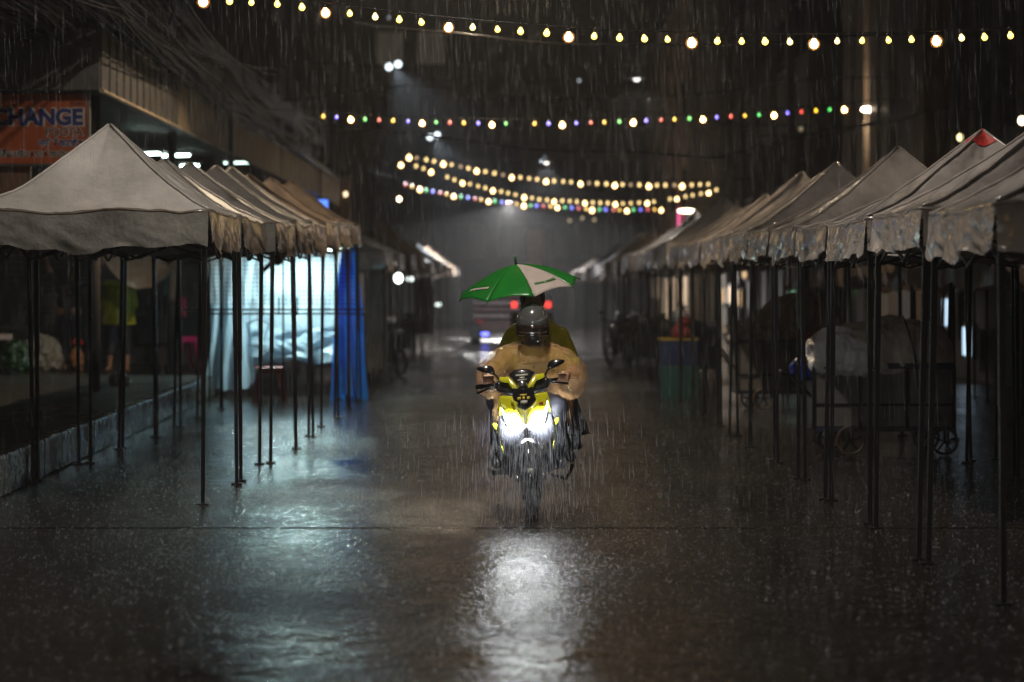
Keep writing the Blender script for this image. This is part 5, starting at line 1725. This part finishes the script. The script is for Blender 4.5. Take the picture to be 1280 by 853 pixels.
# goods and tables of the hazy stalls further along
GS = 'dark market tables of the far stalls'
for i, (x, D, w, lab) in enumerate(((-3.2, 45.5, 1.2, 'dark market table under the white round lamp'), (-3.2, 53, 1.4, 'dark market table two stalls beyond the blue tarp'), (-3.1, 60, 1.4, 'dark market table with a long white bundle, far left'),
                                    (3.3, 45, 1.2, 'dark market table right of the street beyond the tubs'), (3.3, 52, 1.3, 'dark market table further along the right side'), (3.3, 62, 1.4, 'dark market table deep in the haze on the right'))):
    t = thing('market_table', lab, 'table', (x, D, 0), 0, GS)
    MB().box((0, 0, 0.86), (w, 0.9, 0.05)).build('table_top', M_WOODDARK, t, bevel=0.006)
    MB().box((0, -0.43, 0.5), (w - 0.08, 0.02, 0.68)).build('front_cloth', M_DARKCLOTH, t)
    for sx in (-1, 1):
        for sy in (-1, 1):
            MB().bar((sx * (w / 2 - 0.06), sy * 0.38, 0), (sx * (w / 2 - 0.06), sy * 0.38, 0.84), 0.04).build('leg', M_STEEL, t)
    for q in range(4):
        px_ = -w / 2 + (q + 0.5) * w / 4
        c = MB()
        c.ball((0, 0, 0.07), (0.13 + 0.03 * (q % 2), 0.13, 0.08 + 0.03 * ((q + i) % 2)), 12, 8)
        o = blob('goods_bundle', c, (M_GOODSW, M_CARTP, M_GOODSW, M_GOODS)[(q + i) % 4], None, 0.02, 1, amp=0.02, freq=9)
        o.location = (x + px_, D - 0.1, 0.885)
        tag(o, ('pale', 'dark', 'white', 'beige')[(q + i) % 4] + ' wrapped goods on the ' + lab, 'goods', 'wrapped goods on the far tables')
t = thing('globe_lamp', 'round glowing white lamp in the hazy stall left of the umbrella', 'lamp', P(498, 348, 47))
MB().ball((0, 0, 0), (0.085, 0.085, 0.10), 16, 12).build('globe_or_halo', glow('white_globe', (0.9, 1.0, 0.93), 7), t, smooth=True)
MB().tube([(0, 0, 0.10), (0, 0, 0.5)], 0.008, 6).build('cord', M_CABLE, t)
for px, py, D, st, lab in ((513, 349, 58, 2.0, 'faint white lamp under the far left tents, right of the round lamp'), (529, 352, 68, 1.2, 'fainter white lamp deeper in the far left stalls'), (548, 381, 80, 2.5, 'low white lamp at the far end of the left row')):
    t = thing('stall_lamp', lab, 'lamp', P(px, py, D), 0, 'faint lamps in the far left stalls')
    MB().ball((0, 0, 0), (0.10, 0.06, 0.06), 12, 8).build('globe_or_halo', glow(f'stall_{px}', (0.88, 1.0, 0.95), st), t, smooth=True)
    MB().tube([(0, 0, 0.05), (0, 0, 0.4)], 0.008, 6).build('cord', M_CABLE, t)
t = thing('purple_cloth', 'long dull purple cloth hanging in the far left stalls', 'cloth', (GX(530, 64), 64, 0))
MB().grid(drape(-0.25, 0.25, lambda u: 1.95, lambda u: 0.45, 0, 9, 0.06), 16, 16).build('sheet', mat('purple_cloth', (0.12, 0.06, 0.12), 0.6), t, smooth=True, solid=0.008)
t = thing('grey_sheet', 'grey sheet hanging just right of the blue tarp', 'cloth', (GX(470, 43), 43, 0))
MB().grid(drape(-0.2, 0.2, lambda u: 1.9, lambda u: 0.15, 0, 4, 0.06), 16, 16).build('sheet', mat('grey_cloth', (0.16, 0.155, 0.15), 0.6), t, smooth=True, solid=0.008)


def motorbike(loc, label, rz):
    t = thing('parked_motorbike', label, 'motorbike', loc, rz, 'motorbikes parked in the haze')
    for yy in (0.0, 1.2):
        wh = MB().lathe([(0.02, -0.05), (0.02, 0.05)], 8, (0, yy, 0.27), 'x').build('wheel', M_STEEL, t)
        MB().lathe([(0.2, -0.035), (0.25, -0.04), (0.27, 0), (0.25, 0.04), (0.2, 0.035)], 24, (0, yy, 0.27), 'x').build('tyre', M_RUBBER, wh, smooth=True)
    c = MB()
    capsule(c, (0, 0.15, 0.75), 0.12, (0, 0.35, 0.4), 0.13)
    capsule(c, (0, 0.45, 0.35), 0.13, (0, 1.1, 0.6), 0.14)
    blob('bodywork', c, M_GLOSSBLACK, t, 0.03, 3)
    c = MB()
    capsule(c, (0, 0.65, 0.74), 0.09, (0, 1.3, 0.8), 0.08)
    blob('seat', c, M_BLACK, t, 0.025, 3)
    MB().tube([(-0.33, 0.25, 1.0), (0, 0.15, 0.95), (0.33, 0.25, 1.0)], 0.018, 6).build('handlebar', M_STEEL, t)
    MB().ball((0, 0.03, 0.82), (0.09, 0.06, 0.08), 12, 8).build('headlight', M_CHROME, t, smooth=True)
    for s in (-1, 1):
        MB().ball((s * 0.3, 0.25, 1.13), (0.06, 0.02, 0.04), 10, 6).build('mirror', M_GLOSSBLACK, t, smooth=True)


motorbike((GX(503, 46), 45.2, 0), 'dark parked motorbike below the white round lamp on the left', 0.5)
motorbike((GX(762, 52), 51.5, 0), 'dark parked motorbike at the right roadside in the haze', -0.4)

# ------------------------------------------------------------------ vehicles behind the riders
T = thing('pickup_truck', 'hazy slat backed truck with blue light beneath, behind the riders', 'truck', (GX(626, 73), 73, 0))
M_TRK = mat('truck_paint', (0.05, 0.022, 0.02), 0.5, var=0.4, scale=4)
M_TRKL = mat('truck_rail', (0.10, 0.07, 0.065), 0.45, var=0.3, scale=4)
MB().box((0, 1.6, 0.62), (1.66, 3.0, 0.14)).build('bed', M_TRK, T, bevel=0.02)
for k in range(4):
    MB().box((0, 0.06, 0.82 + 0.2 * k), (1.66, 0.05, 0.12)).build('tailgate_slat', (M_TRKL, M_TRK, M_TRKL, M_TRK)[k], T, bevel=0.01)
MB().box((0, 0.04, 1.50), (1.7, 0.07, 0.12)).build('top_board', mat('pink_red_board', (0.22, 0.025, 0.045), 0.5, var=0.3), T, bevel=0.01)
for xx in (-0.72, 0.0, 0.72):
    MB().box((xx, 0.015, 1.50), (0.18, 0.04, 0.10)).build('amber_reflector', mat('amber_plastic', (0.45, 0.16, 0.04), 0.4), T)
    MB().box((xx, 0.1, 1.1), (0.07, 0.06, 1.0)).build('stake', M_TRK, T)
for sx in (-1, 1):
    for k in range(3):
        MB().box((sx * 0.82, 1.6, 0.9 + 0.25 * k), (0.05, 2.9, 0.12)).build('side_slat', M_TRK, T)
    for yy in (0.7, 3.9):
        wh = MB().lathe([(0.05, -0.12), (0.2, -0.1), (0.2, 0.1), (0.05, 0.12)], 14, (sx * 0.78, yy, 0.33), 'x').build('wheel', M_STEEL, T, smooth=True)
        MB().lathe([(0.2, -0.11), (0.31, -0.12), (0.335, 0), (0.31, 0.12), (0.2, 0.11)], 24, (sx * 0.78, yy, 0.33), 'x').build('tyre', M_RUBBER, wh, smooth=True)
    MB().box((sx * 0.62, -0.02, 0.66), (0.16, 0.05, 0.10)).build('tail_light', mat('tail_lens', (0.2, 0.02, 0.02), 0.3), T)
    MB().box((sx * 0.80, -0.02, 0.35), (0.30, 0.03, 0.42)).build('mud_flap', M_RUBBER, T)
c = MB()
c.box((0, 3.9, 1.0), (1.6, 1.5, 0.9))
c.box((0, 3.7, 1.55), (1.45, 1.0, 0.5))
c.build('cab', M_TRK, T, bevel=0.12)
MB().box((0, 3.18, 1.55), (1.2, 0.03, 0.36)).build('rear_window', M_GLASS, T)
for xx in (-0.5, 0.45):
    MB().tube([(xx, 0.1, 1.5), (xx, 0.1, 2.0)], 0.02, 6).build('rack_post', M_STEEL, T)
MB().box((0, 0.02, 0.5), (1.4, 0.04, 0.16)).build('number_board', M_TRK, T)
MB().box((-0.48, 0.1, 0.28), (0.22, 0.10, 0.09)).build('under_light', glow('blue_led', (0.05, 0.06, 1.0), 5), T, bevel=0.02)
c = MB()
c.ball((0, 1.2, 1.55), (0.62, 0.8, 0.35), 16, 12)
o = blob('load_cover', c, mat('dark_red_tarp', (0.16, 0.04, 0.035), 0.5, var=0.3), None, 0.03, 3, amp=0.05, freq=4)
o.location = T.location
tag(o, 'dark red covered load heaped on the truck bed', 'load')
V = thing('three_wheeler', 'hooded three wheeler with two red tail lights just behind the passenger', 'vehicle', (GX(664, 60), 60, 0))
M_VAN = mat('hood_grey', (0.10, 0.10, 0.105), 0.35, var=0.2)


def vanfn(u, v):
    th = 2 * PI * u
    ca, sa = math.cos(th), math.sin(th)
    e = 0.35
    x = 0.55 * abs(ca) ** e * (1 if ca > 0 else -1)
    z = 0.98 + 0.58 * abs(sa) ** e * (1 if sa > 0 else -1)
    return (x * (1 - 0.12 * max(0, z - 1)), v * 2.3, z)


MB().grid(vanfn, 40, 4, wrap=True).build('hood', M_VAN, V, smooth=True)
MB().box((0, -0.005, 0.75), (1.04, 0.02, 0.6)).build('rear_panel', M_VAN, V, bevel=0.03)
MB().box((0, -0.02, 1.3), (0.56, 0.02, 0.3)).build('rear_window', M_GLASS, V, bevel=0.02)
MB().box((0, -0.06, 0.40), (1.1, 0.10, 0.12)).build('bumper', M_BLACK, V, bevel=0.03)
for sx in (-1, 1):
    MB().box((sx * 0.42, -0.03, 1.25), (0.14, 0.05, 0.15)).build('tail_light', glow('tail_red', (1.0, 0.05, 0.04), 2.0), V, bevel=0.02)
    MB().lathe([(0.05, -0.07), (0.24, -0.08), (0.26, 0), (0.24, 0.08), (0.05, 0.07)], 20, (sx * 0.47, 0.5, 0.26), 'x').build('wheel', M_RUBBER, V, smooth=True)
MB().lathe([(0.05, -0.06), (0.24, -0.07), (0.26, 0), (0.24, 0.07), (0.05, 0.06)], 20, (0, 2.5, 0.26), 'x').build('wheel', M_RUBBER, V, smooth=True)
MB().tube([(0, 2.5, 0.3), (0, 2.3, 1.0)], 0.03, 6).build('front_fork', M_STEEL, V)
MB().box((0, 1.2, 0.40), (0.95, 2.2, 0.08)).build('floor', M_VAN, V)

# small lamps in the far haze
for i, (px, py, D, c, st, lab) in enumerate(((663, 286, 112, (1.0, 0.75, 0.45), 1.2, 'dim amber wall lamp left of the ochre column top'), (712, 276, 112, (1.0, 0.75, 0.45), 0.9, 'dim amber lamp in a small far cluster, leftmost'),
                                         (728, 273, 112, (1.0, 0.75, 0.45), 0.9, 'dim amber lamp in a small far cluster, middle'), (743, 275, 112, (1.0, 0.75, 0.45), 0.9, 'dim amber lamp in a small far cluster, rightmost'),
                                         (858, 264, 84, (1.0, 0.85, 0.6), 9, 'bright cream wall lamp above the white tent'), (1001, 161, 60, (1.0, 0.8, 0.5), 0.25, 'faint amber lamp under the right end of the coloured string'),
                                         (1093, 137, 54.5, (1.0, 0.8, 0.55), 40, 'short cream strip lamp on the beige columns'), (499, 249, 74, (1.0, 0.75, 0.45), 12, 'warm lamp at the left end of the lowest string'),
                                         (432, 243, 62, (1.0, 0.75, 0.45), 2.5, 'small warm lamp on the pale pillar beyond the blue sign'), (724, 101, 90, (0.8, 0.9, 1.0), 0.6, 'faint white lamp under the top string'),
                                         (1200, 172, 45, (1.0, 0.8, 0.4), 3, 'small yellow glowing ball painted as a lamp reflection in the glass front near the red tent peak'), (1277, 151, 38, (1.0, 0.8, 0.5), 7, 'warm lamp at the right edge against dark glass'),  # the yellow ball paints a reflection on the glass front
                                         (486, 84 - 62, 100, (0.8, 0.85, 1.0), 0.35, 'faint white lamp high on the far left'))):
    t = thing('wall_lamp', lab, 'lamp', P(px, py, D), 0, 'small lamps far along the street')
    w = 0.30 if i in (4, 6) else 0.055
    MB().ball((0, 0, 0), (w, 0.06, 0.07), 12, 8).build('globe_or_halo', glow(f'far_lamp_{i}', c, st), t, smooth=True)
    MB().box((0, 0.09, 0.03), (w * 1.2, 0.06, 0.18)).build('bracket', M_STEEL, t)
t = thing('street_pillar', 'pale pillar on the left beyond the glowing blue sign', 'column', (GX(431, 62.6), 62.6, 0))
MB().box((0, 0, 2.5), (0.26, 0.26, 4.2)).build('shaft', M_BEIGE, t, bevel=0.02)
MB().box((0, 0, 0.25), (0.4, 0.4, 0.5)).build('plinth', M_KERB, t)
MB().box((0, 0, 4.65), (0.36, 0.36, 0.14)).build('capital', M_KERB, t)

# ------------------------------------------------------------------ rain, splashes, haze
rr = random.Random(21)


def rain_mat(name, a):
    m = bpy.data.materials.new(name)
    m.use_nodes = True
    nt = m.node_tree
    nt.nodes.remove(nt.nodes['Principled BSDF'])
    tp = nt.nodes.new('ShaderNodeBsdfTransparent')
    tr = nt.nodes.new('ShaderNodeBsdfTranslucent')
    tr.inputs['Color'].default_value = (0.9, 0.93, 1, 1)
    df = nt.nodes.new('ShaderNodeBsdfDiffuse')
    df.inputs['Color'].default_value = (0.9, 0.93, 1, 1)
    m1 = nt.nodes.new('ShaderNodeMixShader')
    nt.links.new(tr.outputs[0], m1.inputs[1])
    nt.links.new(df.outputs[0], m1.inputs[2])
    m2 = nt.nodes.new('ShaderNodeMixShader')
    m2.inputs['Fac'].default_value = a
    nt.links.new(tp.outputs[0], m2.inputs[1])
    nt.links.new(m1.outputs[0], m2.inputs[2])
    nt.links.new(m2.outputs[0], nt.nodes['Material Output'].inputs['Surface'])
    MATS[name] = m
    return m


M_RAIN = rain_mat('rain_water', 0.17)
M_SPLASH = rain_mat('splash_water', 0.27)
vs, fs = [], []


def drop(x, y, z, L, r, sl, sy=0.0):
    o = len(vs)
    dx = sl * L
    for k in range(3):
        a = 2.094 * k + x
        vs.append((x + r * math.cos(a), y + r * math.sin(a), z))
    vs.append((x - dx, y + sy, z + L))
    vs.append((x + dx * 0.15, y, z - L * 0.12))
    for k in range(3):
        fs.append((o + k, o + (k + 1) % 3, o + 3))
        fs.append((o + (k + 1) % 3, o + k, o + 4))


for i in range(32000):
    D = 14 + 46 * rr.random() ** 1.15
    x = rr.uniform(-1, 1) * (0.23 * D + 0.8)
    z = rr.uniform(0.0, CAMZ + 0.13 * D + 0.6)
    if D < 15 and rr.random() < 0.5:
        continue
    drop(x, D, z, rr.uniform(0.07, 0.22) * (0.75 + D / 50), rr.uniform(0.0006, 0.0012) * (0.7 + D / 60), rr.uniform(0.01, 0.07))
SP0 = len(vs)
rain_v, rain_f = vs, fs
vs, fs = [], []
for i in range(1900):            # denser spray in the headlight beams
    D = rr.uniform(16.3, 17.7)
    x = SX - 0.04 + rr.gauss(0, 0.16 if i % 5 else 0.45)
    z = rr.uniform(0.02, 0.70)
    drop(x, D, z, rr.uniform(0.04, 0.15), rr.uniform(0.0009, 0.0020), rr.uniform(0.0, 0.12) * (1 if x > SX - 0.06 else -0.6))
me = bpy.data.meshes.new('headlit_rain')
me.from_pydata(vs, [], fs)
o = link('headlit_rain', me, rain_mat('spray_water', 0.36), None, kind='stuff')
tag(o, 'dense bright rain streaks in the headlight beams before the scooter', 'rain')
vs, fs = rain_v, rain_f
me = bpy.data.meshes.new('rain')
me.from_pydata(vs, [], fs)
o = link('rain', me, M_RAIN, None, kind='stuff')
tag(o, 'fine falling rain over the whole street', 'rain')
vs, fs = [], []
for i in range(30000):
    D = 9.2 + 30 * rr.random() ** 1.3
    x = rr.uniform(-1, 1) * (0.22 * D + 0.3)
    if x < kerb_x(D) or (D < 14 and rr.random() > 0.25 + 0.15 * (D - 9.2)):
        continue
    big = 1.9 if rr.random() < 0.04 else 1.0
    for k in range(rr.choice((1, 1, 2, 2, 3))):
        a = rr.uniform(0, 2 * PI)
        q = rr.uniform(0.002, 0.016)
        drop(x + q * math.cos(a), D + q * math.sin(a), rr.uniform(0.005, 0.012), rr.uniform(0.004, 0.015) * big, rr.uniform(0.0008, 0.0021) * big, -rr.uniform(-0.8, 0.8))
me = bpy.data.meshes.new('rain_splashes')
me.from_pydata(vs, [], fs)
o = link('rain_splashes', me, M_SPLASH, None, kind='stuff')
tag(o, 'small splashes where rain strikes the wet road', 'splashes')

hm = bpy.data.materials.new('haze')
hm.use_nodes = True
nt = hm.node_tree
nt.nodes.remove(nt.nodes['Principled BSDF'])
pv = nt.nodes.new('ShaderNodeVolumePrincipled')
pv.inputs['Color'].default_value = (0.92, 0.93, 0.96, 1)
pv.inputs['Density'].default_value = HAZE_DENSITY
pv.inputs['Anisotropy'].default_value = 0.35
nt.links.new(pv.outputs['Volume'], nt.nodes['Material Output'].inputs['Volume'])
hz_o = MB().box((0, 66, 10.2), (84, 206, 24.4)).build('haze', hm, None, kind='stuff')
